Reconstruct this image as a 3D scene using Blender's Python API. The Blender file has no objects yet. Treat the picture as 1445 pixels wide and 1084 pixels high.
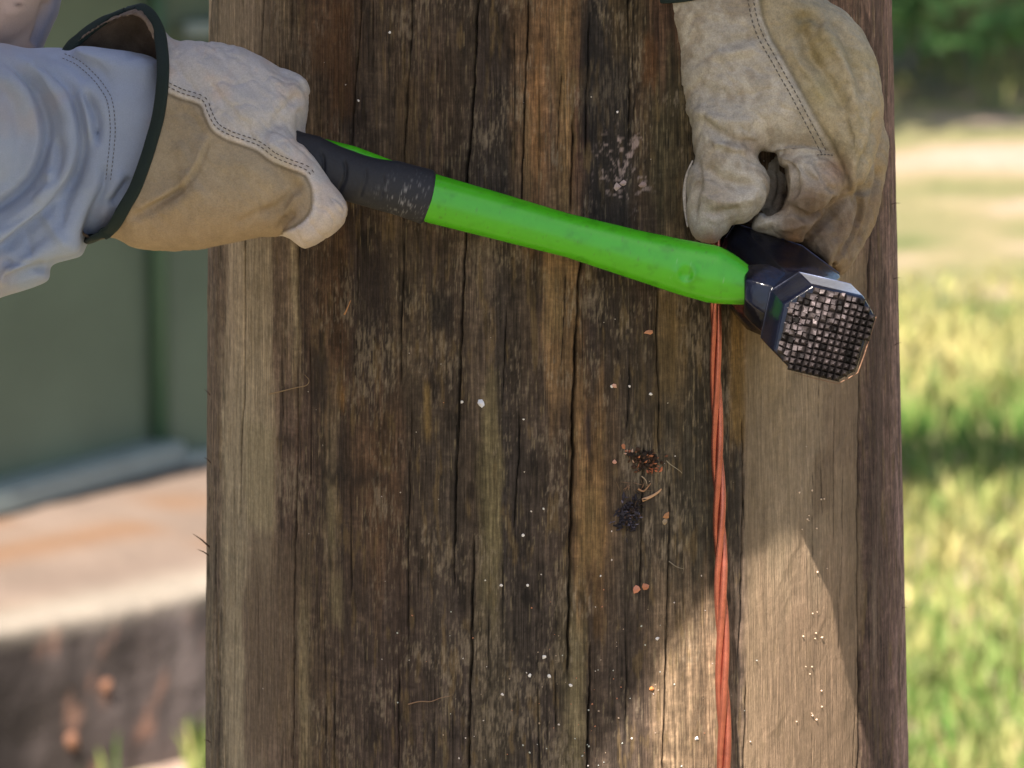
import bpy, bmesh, math, random
import numpy as np
from mathutils import Vector, Matrix
random.seed(7); RNG = np.random.default_rng(7)
sc = bpy.context.scene
COL = sc.collection
# ------------------------------------------------------------------ camera, sky, sun, exposure
PITCH = math.radians(10); D0 = 3.0; R0 = 0.1577
S = 0.445/1445                               # metres per photo pixel at the pole's front
Q0 = np.array([0.0, -R0, 1.2])
RV = np.array([1.0, 0, 0]); UV = np.array([0, math.sin(PITCH), math.cos(PITCH)]); FV = np.array([0, math.cos(PITCH), -math.sin(PITCH)])
CAM = Q0 - D0*FV
XP = 0.0186                                  # pole axis x
cam_d = bpy.data.cameras.new('camera'); cam = bpy.data.objects.new('camera', cam_d); COL.objects.link(cam)
cam.location = CAM; cam.rotation_euler = (math.pi/2 - PITCH, 0, 0)
cam_d.sensor_width = 36; cam_d.lens = 36*D0/0.445; cam_d.clip_start = 0.05; cam_d.clip_end = 2000
cam_d.dof.use_dof = True; cam_d.dof.focus_distance = D0 - 0.01; cam_d.dof.aperture_fstop = 22
sc.camera = cam
SUN_AZ = math.radians(21)                    # to the left of straight-behind-the-camera
SUN_EL = math.radians(55)
TOSUN = np.array([-math.sin(SUN_AZ)*math.cos(SUN_EL), -math.cos(SUN_AZ)*math.cos(SUN_EL), math.sin(SUN_EL)])
w = bpy.data.worlds.new('World'); sc.world = w; w.use_nodes = True
nt = w.node_tree; nt.nodes.clear()
sky = nt.nodes.new('ShaderNodeTexSky'); sky.sky_type = 'NISHITA'; sky.sun_disc = False
sky.sun_elevation = SUN_EL; sky.sun_rotation = math.atan2(TOSUN[0], TOSUN[1])
sky.dust_density = 2.0; sky.air_density = 1.0; sky.ozone_density = 0.6
bg = nt.nodes.new('ShaderNodeBackground'); bg.inputs[1].default_value = 0.078
wo = nt.nodes.new('ShaderNodeOutputWorld'); nt.links.new(sky.outputs[0], bg.inputs[0]); nt.links.new(bg.outputs[0], wo.inputs[0])
sl = bpy.data.lights.new('sun', 'SUN'); sl.energy = 4.9; sl.angle = math.radians(0.45); sl.color = (1.0, 0.90, 0.78)
so = bpy.data.objects.new('sun', sl); COL.objects.link(so)
so.rotation_euler = Vector(TOSUN).to_track_quat('Z', 'Y').to_euler()
sc.view_settings.view_transform = 'Standard'; sc.view_settings.look = 'None'; sc.view_settings.gamma = 1
sc.view_settings.use_curve_mapping = False
sc.view_settings.exposure = 1.42
sc.cycles.max_bounces = 6

# ------------------------------------------------------------------ helpers
def P(px, py, d=0.0):
    """photo pixel + distance (in pixels) toward the camera from the pole's front -> world point"""
    dist = D0 - d*S; k = dist/D0
    return CAM + FV*dist + RV*((px-722.5)*S*k) - UV*((py-542)*S*k)
def G(px, py, z):
    """photo pixel -> point on the horizontal plane z"""
    r = FV*D0 + RV*((px-722.5)*S) - UV*((py-542)*S)
    return CAM + r*((z-CAM[2])/r[2])
def GY(px, py, y):
    r = FV*D0 + RV*((px-722.5)*S) - UV*((py-542)*S)
    return CAM + r*((y-CAM[1])/r[1])
def proj(W):
    W = np.asarray(W) - CAM; dist = W @ FV
    return 722.5 + (W @ RV)/dist*D0/S, 542 - (W @ UV)/dist*D0/S
class Frame:
    """a rigid frame parallel to the picture's directions, anchored at one real point"""
    def __init__(s, px, py, d):
        s.o = np.array([px, py, d], float); s.w = P(px, py, d); s.k = S*(D0-d*S)/D0
    def __call__(s, V):
        V = np.atleast_2d(np.asarray(V, float)) - s.o
        return s.w + s.k*(V[:, :1]*RV - V[:, 1:2]*UV - V[:, 2:3]*FV)
def lin(c, k=1.0):
    c = np.asarray(c, float)/255.0
    return np.where(c <= 0.04045, c/12.92, ((c+0.055)/1.055)**2.4)*k
_T = RNG.random((8, 256, 256))
def vn(x, y, seed=0):
    x = np.asarray(x, float); y = np.asarray(y, float)
    xi = np.floor(x).astype(int); yi = np.floor(y).astype(int); fx = x-xi; fy = y-yi
    fx = fx*fx*(3-2*fx); fy = fy*fy*(3-2*fy); t = _T[seed % 8]; o = (seed//8)*37
    a = t[(xi+o) & 255, yi & 255]; b = t[(xi+1+o) & 255, yi & 255]; c = t[(xi+o) & 255, (yi+1) & 255]; d = t[(xi+1+o) & 255, (yi+1) & 255]
    return (a*(1-fx)+b*fx)*(1-fy)+(c*(1-fx)+d*fx)*fy
def fbm(x, y, seed=0, n=4):
    s = 0; a = 1; q = 0
    for i in range(n):
        s = s+a*vn(x, y, seed+i); q += a; a *= 0.55; x = x*2.03+3.1; y = y*2.03+7.7
    return s/q*2-1
def sst(a, b, x):
    t = np.clip((x-a)/(b-a), 0, 1); return t*t*(3-2*t)
def spline(pts, n=8, closed=False):
    p = np.asarray(pts, float); m = len(p); out = []
    rng = range(m) if closed else range(m-1)
    for i in rng:
        g = (lambda j: p[j % m]) if closed else (lambda j: p[min(max(j, 0), m-1)])
        a, b, c, d = g(i-1), g(i), g(i+1), g(i+2)
        for k in range(n):
            t = k/n
            out.append(0.5*((2*b)+(c-a)*t+(2*a-5*b+4*c-d)*t*t+(3*b-a-3*c+d)*t**3))
    if not closed: out.append(p[-1])
    return np.array(out)
def line_dist(X, Y, pl):
    """unsigned distance, signed side, parameter 0..1 along an open polyline"""
    pl = np.asarray(pl, float); best = np.full(X.shape, 1e9); side = np.zeros(X.shape); par = np.zeros(X.shape)
    seg = np.linalg.norm(pl[1:, :2]-pl[:-1, :2], axis=1); cum = np.r_[0, np.cumsum(seg)]; tot = cum[-1]
    for i in range(len(pl)-1):
        ax, ay = pl[i, :2]; bx, by = pl[i+1, :2]; dx, dy = bx-ax, by-ay; L2 = dx*dx+dy*dy+1e-12
        t = np.clip(((X-ax)*dx+(Y-ay)*dy)/L2, 0, 1); ex = X-ax-t*dx; ey = Y-ay-t*dy; dd = np.hypot(ex, ey)
        m = dd < best; best = np.where(m, dd, best); side = np.where(m, np.sign(dx*ey-dy*ex), side); par = np.where(m, (cum[i]+t*seg[i])/tot, par)
    return best, side, par
def poly_sd(X, Y, poly):
    """signed distance to a closed polygon, positive inside"""
    p = np.asarray(poly, float); q = np.roll(p, -1, 0); best = np.full(X.shape, 1e9); ins = np.zeros(X.shape, bool)
    for (ax, ay), (bx, by) in zip(p, q):
        dx, dy = bx-ax, by-ay; t = np.clip(((X-ax)*dx+(Y-ay)*dy)/(dx*dx+dy*dy+1e-12), 0, 1)
        best = np.minimum(best, np.hypot(X-ax-t*dx, Y-ay-t*dy))
        if ay != by:
            c = ((ay > Y) != (by > Y)) & (X < (bx-ax)*(Y-ay)/(by-ay)+ax); ins ^= c
    return np.where(ins, best, -best)
def mesh(name, V, F, mat=None, parent=None, col=None, smooth=True, extra=None):
    me = bpy.data.meshes.new(name); V = np.asarray(V, np.float32)
    if isinstance(F, np.ndarray):
        k = F.shape[1]; me.vertices.add(len(V)); me.vertices.foreach_set('co', V.ravel())
        me.loops.add(F.size); me.loops.foreach_set('vertex_index', F.astype(np.int32).ravel())
        me.polygons.add(len(F)); me.polygons.foreach_set('loop_start', np.arange(0, F.size, k, dtype=np.int32))
        me.polygons.foreach_set('loop_total', np.full(len(F), k, np.int32)); me.update(calc_edges=True); me.validate()
    else:
        me.from_pydata([tuple(map(float, v)) for v in V], [], F); me.update()
    if smooth: me.polygons.foreach_set('use_smooth', np.ones(len(me.polygons), bool))
    if col is not None:
        a = me.color_attributes.new('Col', 'FLOAT_COLOR', 'POINT')
        c = np.ones((len(V), 4), np.float32); c[:, :col.shape[1]] = np.clip(col, 0, 1); a.data.foreach_set('color', c.ravel())
    if mat: me.materials.append(mat)
    o = bpy.data.objects.new(name, me); COL.objects.link(o)
    if parent: put(o, parent)
    return o
def put(o, parent):
    def world(q):
        m = Matrix.Translation(q.location)
        return m if q.parent is None else world(q.parent) @ q.matrix_parent_inverse @ m
    o.parent = parent; o.matrix_parent_inverse = world(parent).inverted()
def thing(name, loc, label, cat, group=None):
    o = bpy.data.objects.new(name, None); COL.objects.link(o); o.location = tuple(map(float, loc)); o.empty_display_size = 0.05
    return tag(o, label, cat, group)
def tag(o, label, cat, group=None, kind=None):
    if label: o['label'] = label
    if cat: o['category'] = cat
    if group: o['group'] = group
    if kind: o['kind'] = kind
    return o
def normals(V, F):
    n = np.zeros_like(V); q = V[F]; fn = np.cross(q[:, 2]-q[:, 0], (q[:, 3]-q[:, 1]) if F.shape[1] == 4 else (q[:, 1]-q[:, 0]))
    for k in range(F.shape[1]):
        for c in range(3): n[:, c] += np.bincount(F[:, k], fn[:, c], len(V))
    return n/(np.linalg.norm(n, axis=1, keepdims=True)+1e-12)
def smoothv(V, F, it=2, a=0.5):
    e = np.concatenate([F[:, [i, (i+1) % F.shape[1]]] for i in range(F.shape[1])]); n = len(V)
    cnt = np.bincount(e[:, 0], minlength=n)+np.bincount(e[:, 1], minlength=n)
    for _ in range(it):
        m = np.stack([np.bincount(e[:, 0], V[e[:, 1], c], n)+np.bincount(e[:, 1], V[e[:, 0], c], n) for c in range(3)], 1)/np.maximum(cnt, 1)[:, None]
        V = V+(m-V)*a
    return V
def nets(F, o, h):
    """surface nets: F < 0 is inside"""
    nx, ny, nz = F.shape; A = np.zeros((nx-1, ny-1, nz-1, 3), np.float32); C = np.zeros((nx-1, ny-1, nz-1), np.float32)
    ins = F < 0; quads = []
    for ax in range(3):
        lo = [slice(None)]*3; hi = [slice(None)]*3; lo[ax] = slice(0, -1); hi[ax] = slice(1, None)
        a = F[tuple(lo)]; b = F[tuple(hi)]; cr = ins[tuple(lo)] != ins[tuple(hi)]
        idx = np.argwhere(cr); t = a[cr]/(a[cr]-b[cr]+1e-20)
        pos = idx.astype(np.float32); pos[:, ax] += t
        o1, o2 = [(1, 2), (2, 0), (0, 1)][ax]
        for s1 in (0, 1):
            for s2 in (0, 1):
                c = idx.copy(); c[:, o1] -= s1; c[:, o2] -= s2
                ok = ((c >= 0) & (c < np.array(C.shape))).all(1); cc = c[ok]
                fi = np.ravel_multi_index(cc.T, C.shape); C.ravel()[:] += np.bincount(fi, minlength=C.size)
                for c_ in range(3): A.reshape(-1, 3)[:, c_] += np.bincount(fi, pos[ok][:, c_], C.size)
        m = (idx[:, o1] > 0) & (idx[:, o2] > 0) & (idx[:, o1] < F.shape[o1]-1) & (idx[:, o2] < F.shape[o2]-1)
        e = idx[m]; fl = ins[tuple(lo)][e[:, 0], e[:, 1], e[:, 2]]
        def cell(d1, d2):
            c = e.copy(); c[:, o1] += d1; c[:, o2] += d2; return np.ravel_multi_index(c.T, C.shape)
        q = np.stack([cell(-1, -1), cell(0, -1), cell(0, 0), cell(-1, 0)], 1)
        q[~fl] = q[~fl][:, ::-1]; quads.append(q)
    Q = np.concatenate(quads); used, inv = np.unique(Q, return_inverse=True); Q = inv.reshape(-1, 4)
    c = np.unravel_index(used, C.shape); V = A[c]/C[c][:, None]
    return V*h+np.asarray(o, np.float32), Q
def smin(a, b, k):
    hh = np.clip(0.5+0.5*(b-a)/k, 0, 1); return b*(1-hh)+a*hh-k*hh*(1-hh)
def fix_faces(V, F, Wv):
    return F
def stroke(V, N, pl, w, amp, kind='groove', taper=0.15, front=0.0, only=None):
    """press a crease or raise a ridge along a line on the side that faces +d"""
    pl = spline(pl, 6); b = (V[:, 0] > pl[:, 0].min()-4*w) & (V[:, 0] < pl[:, 0].max()+4*w) & (V[:, 1] > pl[:, 1].min()-4*w) & (V[:, 1] < pl[:, 1].max()+4*w) & (N[:, 2] > front)
    if only is not None: b &= only
    ix = np.nonzero(b)[0]
    if not len(ix): return V
    d, s, t = line_dist(V[ix, 0], V[ix, 1], pl); tp = sst(0, taper, t)*sst(0, taper, 1-t) if taper > 0 else 1.0
    if kind == 'groove': f = -np.exp(-(d/w)**2)
    elif kind == 'ridge': f = np.exp(-(d/w)**2)
    elif kind == 'step': f = np.where(s > 0, np.exp(-(d/w)**2*0.7), -0.7*np.exp(-(d/(0.45*w))**2)); f = f*np.clip(d/2.0, 0, 1)+(1-np.clip(d/2.0, 0, 1))*0.1
    V = V.copy(); V[ix] += N[ix]*(f*amp*tp)[:, None]
    return V
def surf_d(V, px, py, r=4.0):
    m = (abs(V[:, 0]-px) < r) & (abs(V[:, 1]-py) < r)
    return V[m, 2].max() if m.any() else 0.0
def tube(pts, rad, n=10, cap=True):
    p = np.asarray(pts, float); m = len(p); rad = np.broadcast_to(np.asarray(rad, float), (m,))
    t = np.gradient(p, axis=0); t /= np.linalg.norm(t, axis=1, keepdims=True)+1e-12
    u = np.cross(t[0], [0.3, 0.5, 0.8]); u /= np.linalg.norm(u); V = []
    for i in range(m):
        u = u-t[i]*(u@t[i]); u /= np.linalg.norm(u)+1e-12; v = np.cross(t[i], u)
        for k in range(n):
            a = 2*math.pi*k/n; V.append(p[i]+rad[i]*(math.cos(a)*u+math.sin(a)*v))
    F = [[i*n+k, i*n+(k+1) % n, (i+1)*n+(k+1) % n, (i+1)*n+k] for i in range(m-1) for k in range(n)]
    if cap: F += [list(range(n))[::-1], [(m-1)*n+k for k in range(n)]]
    return np.array(V), F
def merge(parts):
    V = []; F = []; o = 0
    for v, f in parts:
        V.append(v); F += [[i+o for i in q] for q in f]; o += len(v)
    return np.concatenate(V), F
def box(c, s, M=None):
    c = np.array(c, float); s = np.array(s, float)/2
    v = np.array([[x, y, z] for x in (-1, 1) for y in (-1, 1) for z in (-1, 1)])*s
    if M is not None: v = v @ np.asarray(M).T
    return v+c, [[0, 1, 3, 2], [4, 6, 7, 5], [0, 4, 5, 1], [2, 3, 7, 6], [0, 2, 6, 4], [1, 5, 7, 3]]
def bevel_mod(o, w, seg=2):
    m = o.modifiers.new('bevel', 'BEVEL'); m.width = w; m.segments = seg; m.limit_method = 'ANGLE'; m.angle_limit = math.radians(35)
    return o

# ------------------------------------------------------------------ materials
def mat(name, col=(0.5, 0.5, 0.5), rough=0.8, metal=0.0, spec=0.5, attr=False, bumps=(), tint=(), coat=0.0, sheen=0.0, trans=0.0):
    """bumps / tint: (scale xyz, strength or amount, detail)"""
    m = bpy.data.materials.new(name); m.use_nodes = True; n = m.node_tree; L = n.links; b = n.nodes['Principled BSDF']
    b.inputs['Roughness'].default_value = rough; b.inputs['Metallic'].default_value = metal
    b.inputs['Specular IOR Level'].default_value = spec; b.inputs['Coat Weight'].default_value = coat; b.inputs['Coat Roughness'].default_value = 0.12
    b.inputs['Sheen Weight'].default_value = sheen
    tc = n.nodes.new('ShaderNodeTexCoord')
    if attr:
        a = n.nodes.new('ShaderNodeAttribute'); a.attribute_name = 'Col'; out = a.outputs['Color']; alpha = a.outputs['Alpha']
    else:
        a = n.nodes.new('ShaderNodeRGB'); a.outputs[0].default_value = (*col, 1); out = a.outputs[0]
    def noise(scale, detail=4, dist=0.0):
        mp = n.nodes.new('ShaderNodeMapping'); mp.inputs['Scale'].default_value = scale; L.new(tc.outputs['Object'], mp.inputs[0])
        t = n.nodes.new('ShaderNodeTexNoise'); t.inputs['Scale'].default_value = 1; t.inputs['Detail'].default_value = detail; t.inputs['Roughness'].default_value = 0.65
        t.inputs['Distortion'].default_value = dist
        L.new(mp.outputs[0], t.inputs['Vector']); return t.outputs['Fac']
    for sc_, lo, hi in tint:
        r = n.nodes.new('ShaderNodeMapRange'); r.inputs[1].default_value = 0.3; r.inputs[2].default_value = 0.7; r.inputs[3].default_value = lo; r.inputs[4].default_value = hi
        L.new(noise(sc_), r.inputs[0]); mx = n.nodes.new('ShaderNodeMix'); mx.data_type = 'RGBA'; mx.blend_type = 'MULTIPLY'; mx.inputs[0].default_value = 1
        if attr: L.new(alpha, mx.inputs[0])
        L.new(out, mx.inputs[6]); L.new(r.outputs[0], mx.inputs[7]); out = mx.outputs[2]
    L.new(out, b.inputs['Base Color'])
    prev = None
    for sc_, dist, st in bumps:
        bp = n.nodes.new('ShaderNodeBump'); bp.inputs['Distance'].default_value = dist; bp.inputs['Strength'].default_value = st
        L.new(noise(sc_), bp.inputs['Height'])
        if prev: L.new(prev, bp.inputs['Normal'])
        prev = bp.outputs[0]
    if prev: L.new(prev, b.inputs['Normal'])
    return m
M = {}
M['wood'] = mat('weathered_wood', attr=True, rough=0.82, spec=0.25,
    tint=[((1700, 1700, 34), 0.58, 1.48), ((1100, 1100, 300), 0.80, 1.22), ((3000, 3000, 5000), 0.9, 1.1), ((420, 420, 420), 0.84, 1.16), ((600, 600, 1600), 0.90, 1.1)],
    bumps=[((1400, 1400, 30), 0.0008, 0.8), ((800, 800, 1300), 0.0004, 0.5)])
M['leather'] = mat('smooth_leather', attr=True, rough=0.75, spec=0.25, tint=[((1500, 1500, 1500), 0.84, 1.15), ((140, 140, 140), 0.92, 1.07)],
    bumps=[((1100, 1100, 1100), 0.0004, 0.35), ((260, 260, 260), 0.0012, 0.4)])
M['leather2'] = mat('worn_leather', attr=True, rough=0.75, spec=0.28, tint=[((1500, 1500, 1500), 0.80, 1.18), ((260, 260, 260), 0.84, 1.14), ((90, 90, 90), 0.86, 1.1)],
    bumps=[((900, 900, 900), 0.0005, 0.4), ((200, 200, 200), 0.0018, 0.45)])
M['binding'] = mat('dark_green_binding', (0.005, 0.016, 0.015), 0.85, tint=[((2500, 2500, 2500), 0.7, 1.3)], bumps=[((3000, 3000, 3000), 0.0003, 0.5)])
M['thread'] = mat('grey_thread', tuple(lin((84, 78, 74))), 0.8)
M['cloth'] = mat('shirt_cloth', attr=True, rough=0.9, spec=0.15, sheen=0.15, tint=[((2600, 2600, 2600), 0.92, 1.08), ((60, 60, 60), 0.95, 1.05)],
    bumps=[((2600, 2600, 2600), 0.0002, 0.35), ((110, 110, 110), 0.002, 0.25)])
M['green'] = mat('green_fibreglass', attr=True, rough=0.27, spec=0.5, tint=[((180, 180, 180), 0.94, 1.05)], bumps=[((900, 900, 900), 0.0001, 0.15)])
M['rubber'] = mat('black_rubber', attr=True, rough=0.62, spec=0.4, tint=[((900, 900, 900), 0.8, 1.2)], bumps=[((1800, 1800, 1800), 0.0002, 0.3)])
M['black_paint'] = mat('glossy_black_paint', (0.0025, 0.0035, 0.009), 0.17, spec=0.3, coat=0.1, tint=[((300, 300, 300), 0.7, 1.4)], bumps=[((120, 120, 120), 0.0012, 0.35), ((700, 700, 700), 0.0003, 0.2)])
M['steel'] = mat('worn_steel', attr=True, rough=0.5, metal=0.6, spec=0.5, tint=[((900, 900, 900), 0.7, 1.3)], bumps=[((1500, 1500, 1500), 0.0003, 0.5)])
M['copper'] = mat('copper_wire', tuple(lin((180, 106, 88), 0.95)), 0.23, metal=0.75, spec=0.5, tint=[((90, 90, 90), 0.72, 1.2), ((500, 500, 500), 0.85, 1.1)], bumps=[((600, 600, 300), 0.0003, 0.25)])
M['cabinet'] = mat('green_cabinet_paint', tuple(lin((82, 94, 78), 1.35)), 0.5, spec=0.35, tint=[((6, 6, 6), 0.85, 1.12), ((60, 60, 60), 0.97, 1.03)])
M['cab_light'] = mat('pale_green_trim', tuple(lin((76, 104, 80), 1.0)), 0.45, spec=0.4)
M['sill'] = mat('pale_sill_paint', (0.20, 0.25, 0.245), 0.5, tint=[((40, 40, 40), 0.85, 1.1)])
M['bits'] = mat('wood_bits', attr=True, rough=0.8, spec=0.3)
M['grass'] = mat('grass_blades', attr=True, rough=0.7, spec=0.25)
M['leaf'] = mat('leaf', attr=True, rough=0.6, spec=0.3)
M['bark'] = mat('tree_bark', (0.12, 0.09, 0.07), 0.9, tint=[((40, 40, 8), 0.6, 1.3)])
M['skin'] = mat('skin', (0.50, 0.30, 0.22), 0.55)
M['denim'] = mat('work_trousers', (0.05, 0.07, 0.12), 0.9, tint=[((900, 900, 900), 0.8, 1.2)])
M['hat'] = mat('white_plastic', (0.75, 0.75, 0.72), 0.3)
M['boot'] = mat('boot_leather', (0.12, 0.07, 0.04), 0.7)
M['hair'] = mat('brown_hair', (0.05, 0.03, 0.02), 0.8)

# ------------------------------------------------------------------ ground
def ground_mat():
    m = bpy.data.materials.new('ground'); m.use_nodes = True; n = m.node_tree; L = n.links; b = n.nodes['Principled BSDF']; b.inputs['Roughness'].default_value = 0.95
    tc = n.nodes.new('ShaderNodeTexCoord'); t = n.nodes.new('ShaderNodeTexNoise'); t.inputs['Scale'].default_value = 2.2; t.inputs['Detail'].default_value = 8; L.new(tc.outputs['Object'], t.inputs[0])
    r = n.nodes.new('ShaderNodeValToRGB'); r.color_ramp.elements[0].position = 0.35; r.color_ramp.elements[0].color = (0.10, 0.13, 0.035, 1)
    r.color_ramp.elements[1].position = 0.62; r.color_ramp.elements[1].color = (0.42, 0.31, 0.25, 1)
    e = r.color_ramp.elements.new(0.5); e.color = (0.26, 0.22, 0.11, 1)
    L.new(t.outputs[0], r.inputs[0]); t2 = n.nodes.new('ShaderNodeTexNoise'); t2.inputs['Scale'].default_value = 60; t2.inputs['Detail'].default_value = 6; L.new(tc.outputs['Object'], t2.inputs[0])
    mx = n.nodes.new('ShaderNodeMix'); mx.data_type = 'RGBA'; mx.blend_type = 'OVERLAY'; mx.inputs[0].default_value = 0.5; L.new(r.outputs[0], mx.inputs[6]); L.new(t2.outputs[0], mx.inputs[7])
    L.new(mx.outputs[2], b.inputs['Base Color']); bp = n.nodes.new('ShaderNodeBump'); bp.inputs['Distance'].default_value = 0.02; L.new(t2.outputs[0], bp.inputs['Height']); L.new(bp.outputs[0], b.inputs['Normal'])
    return m
gx = np.r_[-400, -60, -12, np.linspace(-5, 5, 41), 12, 60, 400]; gy = np.r_[-400, -60, -8, np.linspace(-4, 20, 97), 60, 400]
X, Y = np.meshgrid(gx, gy, indexing='ij'); Z = 0.03*fbm(X*0.9, Y*0.9, 3)*(abs(X) < 5)*(Y > 3)*(Y < 20)
n1, n2 = X.shape; idx = np.arange(n1*n2).reshape(n1, n2)
F = np.stack([idx[:-1, :-1], idx[1:, :-1], idx[1:, 1:], idx[:-1, 1:]], -1).reshape(-1, 4)
tag(mesh('ground', np.stack([X, Y, Z], -1).reshape(-1, 3), F, ground_mat()), None, None, kind='structure')

# grass: individual blades, patchy
def grass(n, region, seed):
    r = np.random.default_rng(seed); x0, x1, y0, y1 = region
    bx = r.uniform(x0, x1, n); by = r.uniform(y0, y1, n)
    px, py = proj(np.stack([bx, by, np.zeros(n)], 1))
    dens = 0.75+0.5*fbm(bx*2.5, by*1.2, 5)
    bare = np.exp(-((by-G(1350, 268, 0)[1])/1.3)**2)*1.2+np.exp(-((by-G(1400, 870, 0)[1])/0.16)**2)*sst(0.55, 0.72, bx)*0.8
    keep = (r.random(n) < dens-bare*0.95) & ~((py > 1000) & (px < 262) & (px > -300) & (by < 6.2) & (r.random(n) < 0.97))
    bx, by, bare = bx[keep], by[keep], bare[keep]; n = len(bx)
    lush = np.exp(-((by-G(1380, 630, 0)[1])/0.35)**2)*0.5
    h = (0.02+0.035*r.random(n)**1.5)*(1+0.5*fbm(bx*3, by*3, 9)+lush*0.5)*(1-0.6*bare); wd = 0.0022+0.003*r.random(n)
    a = r.uniform(0, 2*math.pi, n); le = r.uniform(0.15, 0.9, n)*h; ldx = np.cos(a)*le; ldy = np.sin(a)*le; b = r.uniform(0, math.pi, n); wx = np.cos(b)*wd; wy = np.sin(b)*wd
    z0 = -0.01*np.ones(n)
    A = np.stack([bx-wx, by-wy, z0], 1); B = np.stack([bx+wx, by+wy, z0], 1)
    C = np.stack([bx+wx*0.8+ldx*0.35, by+wy*0.8+ldy*0.35, h*0.6], 1); Dd = np.stack([bx-wx*0.8+ldx*0.35, by-wy*0.8+ldy*0.35, h*0.6], 1)
    E = np.stack([bx+ldx+wx*.15, by+ldy+wy*.15, h*0.95], 1); E2 = np.stack([bx+ldx-wx*.15, by+ldy-wy*.15, h*0.95], 1)
    V = np.stack([A, B, C, Dd, E, E2], 1).reshape(-1, 3); i = np.arange(n)[:, None]*6
    F = np.concatenate([i+np.array([[0, 1, 2, 3]]), i+np.array([[3, 2, 4, 5]])])
    dry = np.clip(0.50+0.6*fbm(bx*2.0, by*0.9, 13)+bare*0.4-lush+r.normal(0, 0.22, n), 0, 1)[:, None]
    c = np.array([0.075, 0.165, 0.028])*(1-dry)+np.array([0.40, 0.35, 0.14])*dry; c = c*r.uniform(0.7, 1.3, n)[:, None]
    c = np.repeat(c, 6, 0)
    return V, F, c
parts = [grass(60000, (0.2, 1.6, 1.2, 9.6), 1), grass(26000, (-1.6, 0.2, 1.6, 6.5), 2), grass(40000, (-3.5, 4.5, 0.8, 13), 3), grass(26000, (0.1, 2.2, 8.9, 12.5), 4)]
V = np.concatenate([p[0] for p in parts]); C = np.concatenate([p[2] for p in parts]); o = 0; Fs = []
for p in parts: Fs.append(p[1]+o); o += len(p[0])
PAD_Z = 0.18
tag(mesh('grass', V, np.concatenate(Fs), M['grass'], col=C), 'patchy sunlit grass and dry straw on the ground behind the pole', 'grass', kind='stuff')

# ------------------------------------------------------------------ leafy things: shrubs and trees
def leaves(center, rad, n, size, seed, base=(0.045, 0.085, 0.022), clumps=14):
    r = np.random.default_rng(seed); cc = r.normal(0, 0.5, (clumps, 3)); cc /= np.maximum(1, np.linalg.norm(cc, axis=1, keepdims=True))*1.0; cc *= 0.85
    cr = r.uniform(0.22, 0.42, clumps); k = r.integers(0, clumps, n); q = r.normal(0, 1, (n, 3)); q /= np.linalg.norm(q, axis=1, keepdims=True)
    p = (cc[k]+q*(cr[k]*r.uniform(0.4, 1, n)**0.5)[:, None])*np.array(rad)+np.array(center)
    a = r.normal(0, 1, (n, 3)); a /= np.linalg.norm(a, axis=1, keepdims=True); b = np.cross(a, r.normal(0, 1, (n, 3))); b /= np.linalg.norm(b, axis=1, keepdims=True)
    s = (size*r.uniform(0.6, 1.3, n))[:, None]
    V = np.stack([p-a*s, p-b*s*0.45, p+a*s, p+b*s*0.45], 1).reshape(-1, 3); F = np.arange(4*n).reshape(n, 4)
    c = np.array(base)*(0.6+0.9*r.random(clumps)[k]*1.0)[:, None]*r.uniform(0.7, 1.3, n)[:, None]
    return V, F, np.repeat(c, 4, 0)
def shrub(x, y, r, h, seed, label):
    t = thing('shrub', (x, y, 0), label, 'shrub', 'shrubs at the far edge of the grass')
    V, F, C = leaves((x, y, h*0.5), (r, r, h*0.62), 2600, 0.035, seed, (0.05, 0.11, 0.03)); mesh('foliage', V, F, M['leaf'], t, col=C, smooth=False)
    st = []
    for k in range(5):
        a = k*1.3+seed; st.append(tube([(x+0.02*k, y, -0.05), (x+r*.3*math.cos(a), y+r*.3*math.sin(a), h*0.35), (x+r*.55*math.cos(a), y+r*.5*math.sin(a), h*0.75)], [0.014, 0.01, 0.004], 6))
    mesh('stem', *merge(st), M['bark'], t)
for i, (x, y, r, h, lb) in enumerate([(0.55, 10.0, .55, .7, 'dark green shrub directly behind the upper right edge of the pole'), (1.25, 10.3, .6, .8, 'broad dark shrub at the top right corner behind the dry grass'),
        (2.2, 10.4, .7, .9, 'rightmost wide shrub beyond the frame edge'), (0.9, 11.6, .6, 1.2, 'taller lighter shrub standing behind the two dark shrubs'), (-0.4, 10.5, .6, .9, 'dark shrub hidden behind the wooden pole')]):
    shrub(x, y, r, h, 20+i, lb)
def tree(x, y, cc, R, seed, label, th=0.10, n=9000, clumps=26, leaf=0.07):  # trees added out of view, crowns shaped for the shade they cast
    t = thing('shade_tree', (x, y, 0), label, 'tree', 'shade trees added outside the frame'); cx, cy, z = cc
    mesh('trunk', *tube([(x, y, -0.1), (x+0.05, y+0.03, z*0.4), (x+0.2*(cx-x), y+.1*(cy-y), z*0.8), (x+.6*(cx-x), y+.6*(cy-y), z*.97), (cx, cy, z)], [th, th*.8, th*.6, th*.35, th*.15], 12), M['bark'], t)
    b = []
    for k in range(7):
        a = k*0.9+seed; b.append(tube([(x+.55*(cx-x), y+.55*(cy-y), z*0.93), (cx+R[0]*.4*math.cos(a), cy+R[1]*.4*math.sin(a), z), (cx+R[0]*.75*math.cos(a), cy+R[1]*.75*math.sin(a), z+0.1)], [th*.3, th*.2, th*.06], 7))
    mesh('branch', *merge(b), M['bark'], t)
    V, F, C = leaves(cc, R, n, leaf, seed, clumps=clumps); mesh('crown', V, F, M['leaf'], t, col=C, smooth=False)
def toward_sun(p, h):
    p = np.array(p, float); return p+TOSUN*((h-p[2])/TOSUN[2])
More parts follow.
